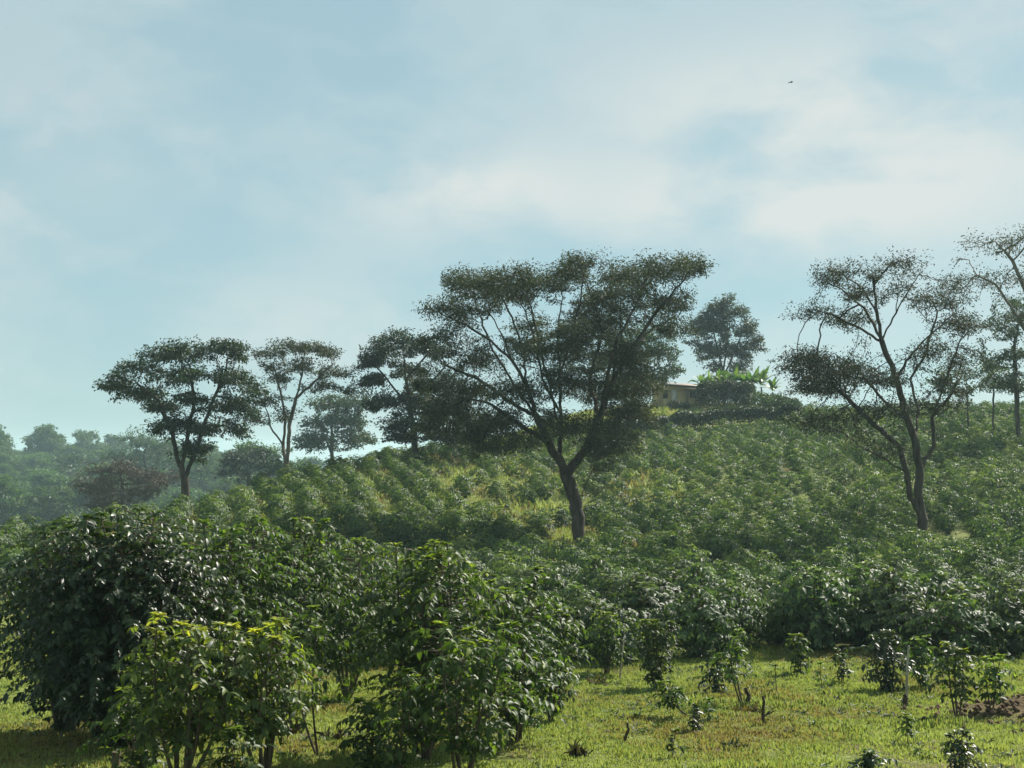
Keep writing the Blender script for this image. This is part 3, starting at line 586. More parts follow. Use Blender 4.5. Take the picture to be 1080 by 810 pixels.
# young plants scattered on the grass: px, base y, top y, width px, label
YP = [
 (785, 746, 668, 58, 'slim young coffee tree with a round leafy head and bare stem on the grass', 'coffee', dict(stems=2, bottom=.38)),
 (757, 731, 690, 44, 'dark drooping coffee bush at the grass edge left of the slim round-headed tree', 'coffee_dark', dict(stems=3, bottom=.05)),
 (693, 727, 655, 62, 'leafy coffee bush at the grass edge, right of the short white stake', 'coffee', dict(stems=4, bottom=.15)),
 (640, 712, 645, 60, 'light green coffee bush just left of the short white stake', 'coffee', dict(stems=4, bottom=.2, young=.25)),
 (732, 771, 744, 22, 'tiny dark coffee seedling in mid grass by a leaning stem', 'coffee_dark', dict(stems=2, bottom=.05)),
 (743, 762, 738, 12, 'wispy pale seedling beside the tiny dark one', 'coffee', dict(stems=1, bottom=.2, sparse=.6)),
 (709, 799, 771, 13, 'thin upright seedling with few curled leaves low on the grass', 'coffee', dict(stems=1, bottom=.15, sparse=.7)),
 (821, 738, 703, 22, 'wispy sapling standing between the round-headed tree and the forked stick', 'coffee', dict(stems=1, bottom=.3, sparse=.5)),
 (844, 712, 671, 34, 'compact round young coffee bush against the dark row behind', 'coffee', dict(stems=3, bottom=.1)),
 (868, 727, 700, 18, 'small thin-stemmed seedling right of the compact round bush', 'coffee', dict(stems=1, bottom=.4, sparse=.7)),
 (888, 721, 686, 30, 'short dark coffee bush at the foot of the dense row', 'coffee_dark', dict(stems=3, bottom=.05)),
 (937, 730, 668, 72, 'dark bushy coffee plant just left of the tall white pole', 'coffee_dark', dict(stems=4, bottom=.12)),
 (974, 725, 672, 48, 'coffee bush just right of the tall white pole', 'coffee', dict(stems=3, bottom=.15)),
 (1010, 756, 680, 72, 'yellow-tipped leafy young coffee tree on a single dark stem near the soil heap', 'coffee', dict(stems=3, bottom=.32, young=.3)),
 (1046, 748, 692, 46, 'yellow-tipped young coffee bush rightmost on the grass', 'coffee', dict(stems=3, bottom=.3, young=.3)),
 (957, 786, 755, 28, 'small standard-shaped coffee sapling alone below the tall white pole', 'coffee', dict(stems=2, bottom=.45)),
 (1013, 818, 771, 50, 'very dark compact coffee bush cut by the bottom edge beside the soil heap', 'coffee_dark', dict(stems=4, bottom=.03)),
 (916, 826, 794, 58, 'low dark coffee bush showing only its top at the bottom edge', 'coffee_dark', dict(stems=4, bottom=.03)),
 (665, 700, 655, 34, 'narrow coffee bush right behind the short white stake', 'coffee', dict(stems=3, bottom=.1)),
]
for i, (px, yb, yt, w, lab, mt, kw) in enumerate(YP):
    x, y, z = on_ground(px, yb); H = (yb - yt) / F * y; R = w / 2 / F * y
    kw = dict(kw); kw.setdefault('young', .12)
    coffee_thing('young_coffee_plant' if H < 1.3 else 'coffee_bush', lab, 'coffee plant', (x, y, z), 60 + i, H, R * .95, M[mt], 'young coffee on the grass',
                 gap=min(.11, H / 7), leafL=.14 if H > .8 else .11, lgap=.07, lobed=.2, inner=.15, srad=.03, **kw)

# hillside plantation
EP = [0, 90, 150, 250, 330, 400, 600, 700, 800, 900, 1080]; ED = [50, 48, 40, 36.5, 37, 37, 37.5, 37, 40.5, 38.5, 38]
rs = np.random.default_rng(17)
rot = math.radians(102); pts = []
gx = np.arange(-64, 140) * 1.5; gy = np.arange(-100, 100) * 2.12
for a_ in gx:
    for b_ in gy:
        a = a_ + rs.normal(0, .3); b = b_ + rs.normal(0, .27)
        x = a * math.cos(rot) - b * math.sin(rot); y = a * math.sin(rot) + b * math.cos(rot) + 20
        if y < 30 or y > 185: continue
        px = CX + x / y * F
        if px < -260 or px > 1340: continue
        if y < np.interp(px, EP, ED) + rs.normal(0, .5): continue
        # far limit of the plantation: just over the ridge on the left, the hedge below the house on the right
        lim = np.interp(px, [-260, -160, 0, 180, 300, 400, 500, 620, 655, 740, 830, 850, 1240], [80, 80, 84, 100, 126, 140, 152, 152, 146, 149, 151, 172, 176])
        if y > lim: continue
        pts.append((x, y, px))
pts = np.array(pts)
# clearings: grassy gaps round and left of the great tree, and thin streaks
gapn = vnoise(pts[:, 0], pts[:, 1], 7, 31)
py_ = YH - ground(pts[:, 0], pts[:, 1]) / pts[:, 1] * F
def patch(cx, cy, rx, ry, p): return (((pts[:, 2] - cx) / rx) ** 2 + ((py_ - cy) / ry) ** 2 < 1) & (rs.random(len(pts)) < p)
drop = patch(505, 520, 46, 34, .38) | patch(585, 548, 45, 26, .42) | patch(605, 575, 30, 20, .7) | patch(690, 520, 34, 24, .55) | patch(470, 500, 24, 14, .6)
drop |= (gapn > .86) & (pts[:, 1] > 60) & (rs.random(len(pts)) < .6)
for tx, tD in ((608, 88), (972, 82)):
    X0, Y0, _ = at_D(tx, tD); drop |= (np.abs(pts[:, 0] - X0) < 1.3) & (pts[:, 1] < Y0 + 1.2) & (pts[:, 1] > Y0 - (9 if tx == 608 else 6))
pts = pts[~drop]
order = np.argsort(pts[:, 1]); pts = pts[order]
inview = (pts[:, 2] > -12) & (pts[:, 2] < 1092)
near_idx = np.where(inview)[0][:262]; near_set = set(near_idx.tolist())
protos = []
PR = [(1.42, 1.05, 6), (1.55, 1.1, 6), (1.3, 1.0, 5), (1.68, 1.08, 6), (1.2, .98, 5), (1.48, 1.1, 6)]
for i, (H, R, st) in enumerate(PR):
    G, S = coffee_geo(200 + i, H, R, stems=st, gap=.12, leafL=.15, hi=True, lgap=.078, bottom=.03, lobed=.12, inner=.3, coh=.8, lean=.08)
    protos.append((mesh_np('hill_coffee_crown', G[0], G[1], G[2], M['coffee_hill'], G[3]), mesh_np('hill_coffee_stem', S[0], S[1], S[2], M['stem'], smooth=True)))
def zone(px, y):
    if px < 200: return ('coffee bush low in the plantation behind the darkest foreground bush', 'plantation bushes behind the foreground bushes')
    if px < 600: return ('coffee bush in the plantation at the slope foot behind the middle bushes', 'plantation bushes at the slope foot behind the middle bushes')
    if y < 46: return ('coffee bush in the front row of the plantation along the grass edge', 'plantation bushes along the grass edge')
    return ('coffee bush in the close planting on the lower slope above the front row', 'plantation bushes on the lower slope')
for i in near_idx:
    x, y, px = pts[i]; k = int(rs.integers(len(protos))); s = rs.uniform(.8, 1.15) * (1 + .35 * max(0, min(1, (52 - y) / 9)))
    lab, grp = zone(px, y)
    r = thing('plantation_coffee_bush', lab, 'coffee bush', (x, y, gz(x, y) - .05), rs.random() * 6.283, grp); r.scale = (s, s, s * rs.uniform(.88, 1.1))
    link('crown', protos[k][0], r)
    if y < 50: link('stem', protos[k][1], r)
# the rest: one uncountable mass
low = []
for i in range(6):
    out_ = []
    for hi_, lg, ll, gp in ((False, .10, .19, .15), (False, .125, .21, .17)):
        G, _ = coffee_geo(300 + i, PR[i][0], PR[i][1], stems=4, gap=gp, leafL=ll, hi=False, lgap=lg, bottom=.08, inner=.4, lobed=.1, coh=1.0, lean=.08)
        out_.append(G)
    low.append(out_)
gs = []
for i in range(len(pts)):
    if i in near_set: continue
    x, y, px = pts[i]; G = low[int(rs.integers(6))][0 if y < 95 else 1]
    a = rs.random() * 6.283; s = rs.uniform(.68, 1.12) * (1 if rs.random() > .08 else .6); c_, s_ = math.cos(a) * s, math.sin(a) * s
    V = np.stack([G[0][:, 0] * c_ - G[0][:, 1] * s_ + x, G[0][:, 0] * s_ + G[0][:, 1] * c_ + y, G[0][:, 2] * s + gz(x, y) - .05], 1)
    gs.append((V, G[1], G[2], np.clip(G[3] + rs.normal(0, .17), 0, 1)))
Gm = merge(gs)
o = link('coffee_plantation', mesh_np('coffee_plantation', Gm[0], Gm[1], Gm[2], M['coffee_hill'], Gm[3]))
tag(o, 'mass of green coffee bushes covering the upper slopes of the hill', 'coffee plantation', kind='stuff')
print('bushes', len(pts), 'individual', len(near_idx), 'leaf faces', len(Gm[2]))

# ------------------------------------------------------------------ hedge, bushes by the house
def hedge(name, label, path, w, h, seed, mat, dens=1.0, leaf=.26, cat='hedge'):
    rng = np.random.default_rng(seed); P_, N_ = [], []
    x0, y0, z0 = path[0]
    for (xa, ya, _), (xb, yb, _) in zip(path[:-1], path[1:]):
        L = math.hypot(xb - xa, yb - ya); k = int(L * 330 * dens); t = rng.random(k)
        ux, uy = (xb - xa) / L, (yb - ya) / L; sx, sy = -uy, ux
        q = rng.uniform(-1, 1, k); v = rng.random(k) ** .8
        # bias to shell
        sh = rng.random(k) < .75; ang = rng.random(k) * math.pi
        qq = np.where(sh, np.cos(ang), q); vv = np.where(sh, .2 + .8 * np.sin(ang) ** .5, v)
        X = xa + (xb - xa) * t; Y = ya + (yb - ya) * t
        lump = .8 + .45 * vnoise(X, Y, 1.7, seed) + .2 * vnoise(X, Y, .6, seed + 1)
        gx_, gy_ = X + sx * qq * w * .5 * lump, Y + sy * qq * w * .5 * lump
        Z = ground(X, Y) + vv * h * lump - .05
        P_.append(np.stack([gx_, gy_, Z], 1)); N_.append(np.stack([sx * qq, sy * qq, .4 + vv * .6], 1) + rng.normal(0, .4, (k, 3)))
    pos = np.concatenate(P_) - [x0, y0, z0]; nv = np.concatenate(N_); d = rng.normal(0, 1, pos.shape); d[:, 2] -= .5
    G = leaves_geo(pos, d, nv, leaf * rng.uniform(.7, 1.2, len(pos)), leaf * .5, np.clip(rng.normal(.4, .2, len(pos)), 0, 1))
    o = link(name, mesh_np(name, G[0], G[1], G[2], mat, G[3]), None, (x0, y0, z0)); return tag(o, label, cat)
hp = [at_D(px, D) for px, D in ((644, 149), (690, 151), (740, 153), (790, 154.5), (842, 155.5))]
hedge('hedge', 'long dark clipped hedge running below the house and banana plants', hp, 1.8, 1.75, 1, M['coffee_dark'], 3.0)
hedge('hedge', 'tall blackish hedge in front of the right end of the house', [at_D(px, D) for px, D in ((740, 171), (762, 172), (794, 171))], 3.2, 3.0, 2, M['coffee_dark'], 4.0)
def round_bush(name, label, px, D, w, h, seed, mat, leaf=.2, dens=1.0):
    x, y, z = at_D(px, D); rng = np.random.default_rng(seed); k = int(900 * dens)
    v = norm(rng.normal(0, 1, (k, 3))) * rng.uniform(.6, 1.02, (k, 1)); v[:, 2] = np.abs(v[:, 2]) if False else v[:, 2]
    lump = .85 + .3 * vnoise(v[:, 0] * 3, v[:, 1] * 3 + v[:, 2] * 2, .8, seed)
    pos = v * lump[:, None] * [w / 2, w / 2, h / 2] + [0, 0, h * .48]; pos[:, 2] = np.maximum(pos[:, 2], .02)
    G = leaves_geo(pos, rng.normal(0, 1, (k, 3)) - [0, 0, .4], v + rng.normal(0, .4, (k, 3)), leaf * rng.uniform(.7, 1.2, k), leaf * .5, np.clip(rng.normal(.5, .2, k), 0, 1))
    return tag(link(name, mesh_np(name, G[0], G[1], G[2], mat, G[3]), None, (x, y, z)), label, 'bush')
round_bush('garden_bush', 'small clipped grey-green bush against the ochre house wall', 712, 171.5, 1.9, 1.1, 3, M['silver'])
round_bush('garden_bush', 'dark rounded garden bush left of the house beside the white post', 668, 171, 2.6, 1.6, 4, M['shade_dark'])
round_bush('garden_bush', 'pale low shrub beside the clipped bush at the house wall', 722, 171, 1.5, .9, 5, M['silver'])

for i, (px, D, w_, h_, lab) in enumerate(((800, 172, 4.2, 2.3, 'bright green rounded shrub under the banana plants'), (818, 173, 3.6, 2.0, 'green shrub under the last banana plants at right'), (783, 177, 4.0, 3.0, 'tall shrub wedged between the banana stems'), (832, 172, 3.4, 1.7, 'low green shrub ending the garden clump at right'), (752, 177, 4.4, 3.2, 'leafy shrub filling the gap behind the blackish hedge'))):
    round_bush('garden_shrub', lab, px, D, w_, h_, 20 + i, M['shade_green' if i % 2 else 'coffee_hill'], .26, 2.2)
# ------------------------------------------------------------------ house
from bpy_extras import object_utils
def box_mesh(name, boxes, mat, bev=0):
    V, Lp, St = [], [], []; nv = nl = 0
    for (x0, y0, z0, x1, y1, z1) in boxes:
        V += [(x0, y0, z0), (x1, y0, z0), (x1, y1, z0), (x0, y1, z0), (x0, y0, z1), (x1, y0, z1), (x1, y1, z1), (x0, y1, z1)]
        for f in ((0, 3, 2, 1), (4, 5, 6, 7), (0, 1, 5, 4), (1, 2, 6, 5), (2, 3, 7, 6), (3, 0, 4, 7)):
            Lp += [nv + i for i in f]; St.append(nl); nl += 4
        nv += 8
    return mesh_np(name, V, Lp, St, mat)
def poly_mesh(name, V, faces, mat):
    Lp, St, nl = [], [], 0
    for f in faces: Lp += list(f); St.append(nl); nl += len(f)
    return mesh_np(name, V, Lp, St, mat)
hx, hy, hz = at_D(688, 176); hz = max(hz, gz(hx + 4, hy)) - .1
house = thing('small_house', 'small ochre house with a low rusty sheet roof on the hill top', 'house', (hx, hy, hz), math.radians(-7))
HW, HD, HH = 7.2, 4.6, 2.35      # width, depth, front wall height at left
win = [(1.35, .9, 1.95, 1.9), (4.6, .9, 5.5, 1.9)]; door = (2.35, 0, 3.15, 2.0)
# front wall built round its openings, left end wall, right, back
cuts = sorted([win[0][0], win[0][2], win[1][0], win[1][2], door[0], door[2]])
bx = []
segs = [(0, 1.35), (1.95, 2.35), (3.15, 4.6), (5.5, HW)]
H0 = 2.0
for a, b in segs: bx.append((a, 0, -.4, b, .2, H0))
bx += [(1.35, 0, -.4, 1.95, .2, .9), (1.35, 0, 1.9, 1.95, .2, H0), (4.6, 0, -.4, 5.5, .2, .9), (4.6, 0, 1.9, 5.5, .2, H0), (2.35, 0, -.4, 3.15, .2, 0)]
bx += [(0, .2, -.4, .2, HD, H0), (HW - .2, .2, -.4, HW, HD, H0), (.2, HD - .2, -.4, HW - .2, HD, H0)]
link('wall', box_mesh('wall', bx, M['wall']), house)
# upper wall wedge following the falling roof
zt = lambda x: 2.62 - .055 * x
link('upper_wall', poly_mesh('upper_wall', [(0, .003, H0), (HW, .003, H0), (HW, .003, zt(HW)), (0, .003, zt(0)), (0, HD - .003, H0), (HW, HD - .003, H0), (HW, HD - .003, zt(HW)), (0, HD - .003, zt(0))],
     [(0, 1, 2, 3), (5, 4, 7, 6), (4, 0, 3, 7), (1, 5, 6, 2)], M['wall']), house)
def slab(x0, y0, x1, y1, z00, z10, z01, t):
    # corner heights: z00 (x0,y0), z10 (x1,y0), z01 (x0,y1)
    z11 = z10 + z01 - z00
    V = [(x0, y0, z00), (x1, y0, z10), (x1, y1, z11), (x0, y1, z01)]; V += [(a, b, c + t) for a, b, c in V]
    return V, [(0, 3, 2, 1), (4, 5, 6, 7), (0, 1, 5, 4), (1, 2, 6, 5), (2, 3, 7, 6), (3, 0, 4, 7)]
V, Fc = slab(-.5, -.7, HW + .4, HD + .5, zt(-.5) + .02, zt(HW + .4) + .02, zt(-.5) + .55, .07)
rf = link('roof', poly_mesh('roof', V, Fc, M['roof']), house)
V, Fc = slab(-.5, -.76, HW + .4, -.705, zt(-.5) - .1, zt(HW + .4) - .1, zt(-.5) - .1, .2); link('fascia', poly_mesh('fascia', V, Fc, M['trim']), rf)
V, Fc = slab(-.56, -.7, -.505, HD + .5, zt(-.5) - .12, zt(-.5) - .12, zt(-.5) + .4, .22); link('fascia', poly_mesh('fascia', V, Fc, M['trim']), rf)
V, Fc = slab(4.2, -2.0, 7.5, -.8, 2.0, 1.88, 2.12, .06); pr_ = link('porch_roof', poly_mesh('porch_roof', V, Fc, M['roof']), house)
for xx in (4.3, 5.9, 7.4): link('porch_post', box_mesh('porch_post', [(xx - .05, -1.95, -.4, xx + .05, -1.85, 1.97 - (xx - 4.2) * .034)], M['trim']), pr_)
for (a, b, c, d) in win:
    w_ = link('window', box_mesh('window', [(a, -.03, b, a + .06, .05, d), (c - .06, -.03, b, c, .05, d), (a + .06, -.03, d - .06, c - .06, .05, d), (a + .06, -.03, b, c - .06, .05, b + .06), ((a + c) / 2 - .02, -.02, b + .06, (a + c) / 2 + .02, .04, d - .06)], M['white'] if a > 4 else M['trim']), house)
    link('pane', box_mesh('pane', [(a + .06, .06, b + .06, c - .06, .08, d - .06)], M['glass']), w_)
dr = link('door', box_mesh('door', [(2.36, .05, .0, 3.14, .1, 1.99)], M['white']), house)
link('handle', box_mesh('handle', [(3.0, -.0, .95, 3.05, .049, 1.1)], M['trim']), dr)
x, y, z = at_D(682.5, 173)
tag(link('marker_post', box_mesh('marker_post', [(-.28, -.2, -.2, .28, .2, .75), (-.33, -.25, .75, .33, .25, .85)], M['white']), None, (x, y, z)), 'short whitewashed block post at the left corner of the house', 'post')

# banana plants
def banana(px, D, H, seed, label, n=12):
    x, y, z = at_D(px, D); rng = np.random.default_rng(seed)
    root = thing('banana_plant', label, 'banana plant', (x, y, z - .05), 0, 'banana plants by the house')
    t = np.linspace(0, 1, 6); pth = np.stack([.08 * np.sin(t * 3), t * 0, t * H * .5], 1)
    g = poly_tubes([(pth, .17 - .08 * t)], 8); link('stem', mesh_np('stem', g[0], g[1], g[2], M['stem'], smooth=True), root)
    Vs, Ls, Ss, Ts = [], [], [], []; nv = nl = 0
    for i in range(n):
        az = i * 2.4 + rng.normal(0, .3); L = H * rng.uniform(.42, .62); W = L * .12
        th0 = rng.uniform(.75, 1.35) if i < n - 2 else 1.5; cv = rng.uniform(.9, 2.0) * (1.6 - th0 * .6)
        h = np.array([math.cos(az), math.sin(az), 0]); sd = np.array([-h[1], h[0], 0]); K = 10; tn = rng.uniform(.2, 1); c = pth[-1].copy(); tw = rng.normal(0, .35)
        for k in range(K + 1):
            f = k / K; th_ = th0 - cv * f ** 1.4; dv = h * math.cos(th_) + np.array([0, 0, math.sin(th_)]); c = c + dv * L / K
            w = W * math.sin(min(math.pi, max(0.0, (f - .12) / .88) ** .75 * math.pi)) * (1 + .2 * rng.normal()); w = max(w, .025)
            up_ = np.cross(dv, sd) * -1; s2 = sd * math.cos(tw) + up_ * math.sin(tw)
            for sg in (-1, 0, 1): Vs.append(c + s2 * sg * w + up_ * .25 * abs(sg) * w); Ts.append(tn + rng.normal(0, .1))
        for k in range(K):
            b = nv + k * 3
            for q in ((b, b + 1, b + 4, b + 3), (b + 1, b + 2, b + 5, b + 4)): Ls += q; Ss.append(nl); nl += 4
        nv += (K + 1) * 3
    link('crown', mesh_np('crown', Vs, Ls, Ss, M['banana'], np.clip(Ts, 0, 1)), root)
for px, D, H, sd, lab in ((740, 181, 4.2, 7, 'banana plant lowest beside the roof corner, mostly behind the blackish hedge'), (757, 182, 4.4, 8, 'dull green banana plant half hidden behind the brighter ones'), (796, 181, 4.8, 9, 'banana plant standing back between the two tall ones at right'), (748, 178, 4.4, 1, 'banana plant with splayed leaves just right of the house roof'), (764, 177, 4.6, 2, 'bright yellow-green banana plant behind the blackish hedge'), (776, 179, 5.2, 3, 'tallest banana plant, under the silver-leaved tree'),
                          (789, 176, 4.6, 4, 'banana plant with a pale fan of leaves right of the tallest one'), (803, 176, 5.0, 5, 'banana plant with long upright leaves near the row end'), (815, 178, 3.6, 6, 'small ragged banana plant last in the row at right')):
    banana(px, D, H, sd, lab)

# ------------------------------------------------------------------ stakes, sticks, stumps, tufts on the grass
def stick(name, label, cat, px, yb, pxt, yt, r, mat, branches=(), group=None, dep=0, taper=.3):
    x, y, z = on_ground(px, yb); b = np.array([x, y, z]); t = P(pxt, yt, y + dep) - b
    k = 7; f = np.linspace(0, 1, k)[:, None]; rng = np.random.default_rng(int(px)); pth = f * t + rng.normal(0, r * .35 * (taper > 0), (k, 3)) * (f > 0)
    pth[0] = [0, 0, -.1]; rad = r * (1 - taper * f[:, 0])
    pths = [(pth, rad)]
    pths.append((np.array([pth[-1], pth[-1] + norm(t) * .004]), np.array([rad[-1], .001])))
    for (f0, dx, dz, q) in branches:
        s = t * f0; pths.append((np.array([s, s + [dx * .5, .02, dz * .4], s + [dx, 0.03, dz]]), np.array([q, q * .8, q * .4])))
    g = poly_tubes(pths, 7)
    return tag(link(name, mesh_np(name, g[0], g[1], g[2], mat, smooth=True), None, (x, y, z)), label, cat, group)
stick('garden_stake', 'short slim white stake standing before the bushes near the grass edge', 'stake', 654, 716, 658, 674, .022, M['stake'])
stick('garden_stake', 'tall whitish pole standing against the dark bushy plant on the grass', 'stake', 956, 742, 957.5, 681, .032, M['stake'])
stick('dead_stem', 'dark leaning cut stem standing alone on the left part of the open grass', 'stump', 659, 784, 663, 763, .03, M['char'])
stick('dead_stem', 'dark forked dead stem with a side twig in the middle of the grass', 'stump', 804, 764, 804.5, 735, .035, M['char'], [(.25, .16, .12, .025), (.3, .26, .1, .02), (.5, -.06, .1, .015)])
stick('dead_stem', 'dark shaggy stump at the foot of the slim round-headed young tree', 'stump', 789, 746, 788, 726, .05, M['char'], [(.2, .1, .02, .02), (.3, -.1, .05, .02)])
stick('dead_stem', 'dark knobbly stump at the foot of the tall white pole', 'stump', 954, 746, 955, 732, .06, M['char'], [(.4, .08, .06, .03)])
stick('dead_stem', 'long thin stem leaning left, carrying a leafy tuft over the grass', 'stem', 727, 758, 708, 741, .018, M['char'])
stick('cut_post', 'pale flat-topped cut post at the bottom edge under the darkest bush', 'post', 122, 812, 123, 793, .07, M['stem'], taper=0)
x, y, z = on_ground(727, 758); t = P(709, 738, y)
coffee_thing('leafy_tuft', 'leafy tuft at the tip of the leaning thin stem on the grass', 'leafy tuft', (t[0], t[1], t[2] - .12), 90, .42, .4, M['coffee'], stems=3, bottom=.1, lean=.9, leafL=.13, gap=.07, lgap=.06)
def tuft(name, label, px, yb, w, h, seed, mat, n=60, cat='tuft', flop=.6):
    x, y, z = on_ground(px, yb); s = y / F; w *= s; h *= s; rng = np.random.default_rng(seed)
    a = rng.random(n) * 6.283; q = rng.random(n) * w * .25
    pos = np.stack([np.cos(a) * q, np.sin(a) * q, np.zeros(n)], 1); d = np.stack([np.cos(a) * flop, np.sin(a) * flop, rng.uniform(.1, 1.4, n)], 1) + rng.normal(0, .4, (n, 3)) * [1, 1, .3]
    nv = np.stack([np.cos(a), np.sin(a), rng.uniform(0, 1, n)], 1)
    G = leaves_geo(pos, d, nv, h * rng.uniform(.35, 1.2, n), h * .3, rng.random(n), True, .5)
    return tag(link(name, mesh_np(name, G[0], G[1], G[2], mat, G[3]), None, (x, y, z)), label, cat)
tuft('withered_tuft', 'dark withered plant clump low on the grass by the near cluster', 611, 798, 22, 17, 1, M['wither'], 34, 'plant')
tuft('withered_tuft', 'straw-coloured dry clump below the slim round-headed young tree', 788, 752, 44, 12, 2, M['dry_leaf'], 80, 'plant', 1.6)
tuft('broad_leaf_weed', 'grey-green broad-leaved weed patch in the middle of the grass', 775, 790, 34, 12, 3, M['silver'], 60, 'weed', 1.6)
tuft('withered_tuft', 'brown dry clump at the foot of the bushes left of the white stake', 630, 722, 26, 10, 4, M['dry_leaf'], 60, 'plant', 1.4)
tuft('withered_tuft', 'dark shrivelled leaf clump on the grass under the slender leggy coffee tree', 350, 780, 30, 14, 6, M['wither'], 34, 'plant', 1.2)
tuft('withered_tuft', 'dark round clump on the grass under the glossy stemmed bushes', 303, 774, 24, 18, 7, M['wither'], 40, 'plant', .9)

# ------------------------------------------------------------------ bird
t = P(834, 87, 90)
b = thing('bird', 'tiny dark bird flying high in the right half of the sky', 'bird', tuple(t), math.radians(25))
pth = np.array([(-.28, 0, 0), (-.16, 0, 0), (0, 0, .02), (.14, 0, .03), (.22, 0, .04), (.28, 0, .03)]); g = poly_tubes([(pth, [.01, .04, .06, .045, .035, .004])], 7)
b.scale = (.6, .6, .6)
link('body', mesh_np('body', g[0], g[1], g[2], M['bird'], smooth=True), b)
for s in (-1, 1):
    V = [(.1, s * .03, .03), (-.06, s * .03, .02), (.12, s * .22, .12), (-.07, s * .2, .11), (.02, s * .46, .04), (-.05, s * .44, .03)]
    link('wing', poly_mesh('wing', V + [(a, b_, c - .012) for a, b_, c in V], [(0, 1, 3, 2), (2, 3, 5, 4), (6, 8, 9, 7), (8, 10, 11, 9), (0, 2, 8, 6), (2, 4, 10, 8), (1, 7, 9, 3), (3, 9, 11, 5), (4, 5, 11, 10), (0, 6, 7, 1)], M['bird']), b)

# ------------------------------------------------------------------ ground sheet
def soil_at(x, y):
    s = np.exp(-(((x - 10.3) / 1.9) ** 2 + ((y - 27.6) / 2.2) ** 2)) * 1.6 - .25 + (vnoise(x, y, .6, 8) - .5) * .8
    return np.clip(s, 0, 1) * (np.hypot(x - 10.3, y - 27.6) < 5)
rr = np.concatenate([np.arange(.5, 16, .5), np.arange(16, 46, .22), np.arange(46, 110, .6), np.arange(110, 200, 1.5), np.geomspace(200, 3100, 60)])
fine = np.linspace(-.42, .42, 421); coarse = np.linspace(.42, 2 * math.pi - .42, 120)[1:-1]
aa = np.concatenate([fine, coarse])
RR, AA = np.meshgrid(rr, aa, indexing='ij'); X = RR * np.sin(AA); Y = RR * np.cos(AA); Z = ground(X, Y)
na, nr = len(aa), len(rr); V = np.stack([X.ravel(), Y.ravel(), Z.ravel()], 1); V = np.concatenate([V, [[0, 0, gz(0, 0.01)]]])
i, j = np.meshgrid(np.arange(nr - 1), np.arange(na), indexing='ij'); j2 = (j + 1) % na
q = np.stack([i * na + j, (i + 1) * na + j, (i + 1) * na + j2, i * na + j2], -1).reshape(-1, 4)[:, ::-1]
tri = np.stack([np.full(na, nr * na), np.arange(na), (np.arange(na) + 1) % na], 1)[:, ::-1]
loops = np.concatenate([q.ravel(), tri.ravel()]); starts = np.concatenate([np.arange(len(q)) * 4, len(q) * 4 + np.arange(na) * 3])
g = link('ground', mesh_np('ground', V, loops, starts, M['ground'], smooth=True, extra={'soil': soil_at(V[:, 0], V[:, 1])}))
tag(g, 'grassy hillside ground with patches of bare soil', kind='structure')

# grass blades on the open ground
rng = np.random.default_rng(77); N = 620000
D = np.sqrt(rng.uniform(17 ** 2, 46 ** 2, N)); t = rng.uniform(-.62, .62, N); x = D * t; y = D
e = np.interp(CX + t * F, EP, ED); keep = y < e + 1.5
sn = soil_at(x, y); pn = fbm(x, y, 3.0, 41)
keep &= (sn < .25 + rng.random(N) * .4) & (pn > rng.uniform(.18, .42, N))
x, y, pn = x[keep], y[keep], pn[keep]; N = len(x)
# second patch: the clearings high on the hill
hN = 120000; h_px = rng.uniform(-20, 720, hN); h_D = rng.uniform(60, 175, hN); x2 = (h_px - CX) / F * h_D
x = np.concatenate([x, x2]); y = np.concatenate([y, h_D]); pn = np.concatenate([pn, vnoise(x2, h_D, 3, 43)]); far = np.concatenate([np.zeros(N), np.ones(hN)])
N = len(x); z = ground(x, y); L = rng.uniform(.03, .075, N) * (.5 + 1.3 * vnoise(x, y, .3, 71)) * (1 + .8 * (pn > .72)) * (1 + far * 2.6); a = rng.random(N) * 6.283
d = np.stack([np.cos(a) * .6, np.sin(a) * .6, rng.uniform(.4, 1.3, N)], 1); nv = np.stack([np.cos(a + .3), np.sin(a + .3), rng.uniform(-.2, .6, N)], 1)
patchy = fbm(x, y, 4.5, 55, 5)
tn = np.clip((patchy - .5) * 2.0 + .68 + rng.normal(0, .16, N) - far * .18, 0, 1)
G = leaves_geo(np.stack([x, y, z - .01], 1), d, nv, L, L * .26 + .014, tn, False, .3)
tag(link('grass', mesh_np('grass', G[0], G[1], G[2], M['grass'], G[3])), 'short sunlit grass covering the open ground', 'grass', kind='stuff')
# low broad-leaved weeds and fallen leaves among the grass
rng = np.random.default_rng(123); N = 2600; D = np.sqrt(rng.uniform(19.5 ** 2, 44 ** 2, N)); x = D * rng.uniform(-.42, .42, N); y = D
kp = fbm(x, y, 2.2, 91) > rng.uniform(.35, .65, N); x, y = x[kp], y[kp]; N = len(x); k = 9
X_ = np.repeat(x, k); Y_ = np.repeat(y, k); a = rng.random(N * k) * 6.283; sc = np.repeat(rng.uniform(.4, 1.2, N), k); q = rng.random(N * k) * .09 * sc
d = np.stack([np.cos(a), np.sin(a), rng.uniform(.0, 1.3, N * k)], 1); pos = np.stack([X_ + np.cos(a) * q, Y_ + np.sin(a) * q, ground(X_, Y_) + rng.random(N * k) * .06 * sc], 1)
G = leaves_geo(pos, d, np.stack([-np.cos(a) * .3, -np.sin(a) * .3, np.ones(N * k)], 1), .11 * sc, .045 * sc, np.clip(np.repeat(rng.random(N) * .8, k) + rng.normal(0, .1, N * k), 0, 1))
tag(link('weeds', mesh_np('weeds', G[0], G[1], G[2], M['coffee_hill'], G[3])), 'low broad-leaved weeds scattered in the grass', 'weeds', kind='stuff')
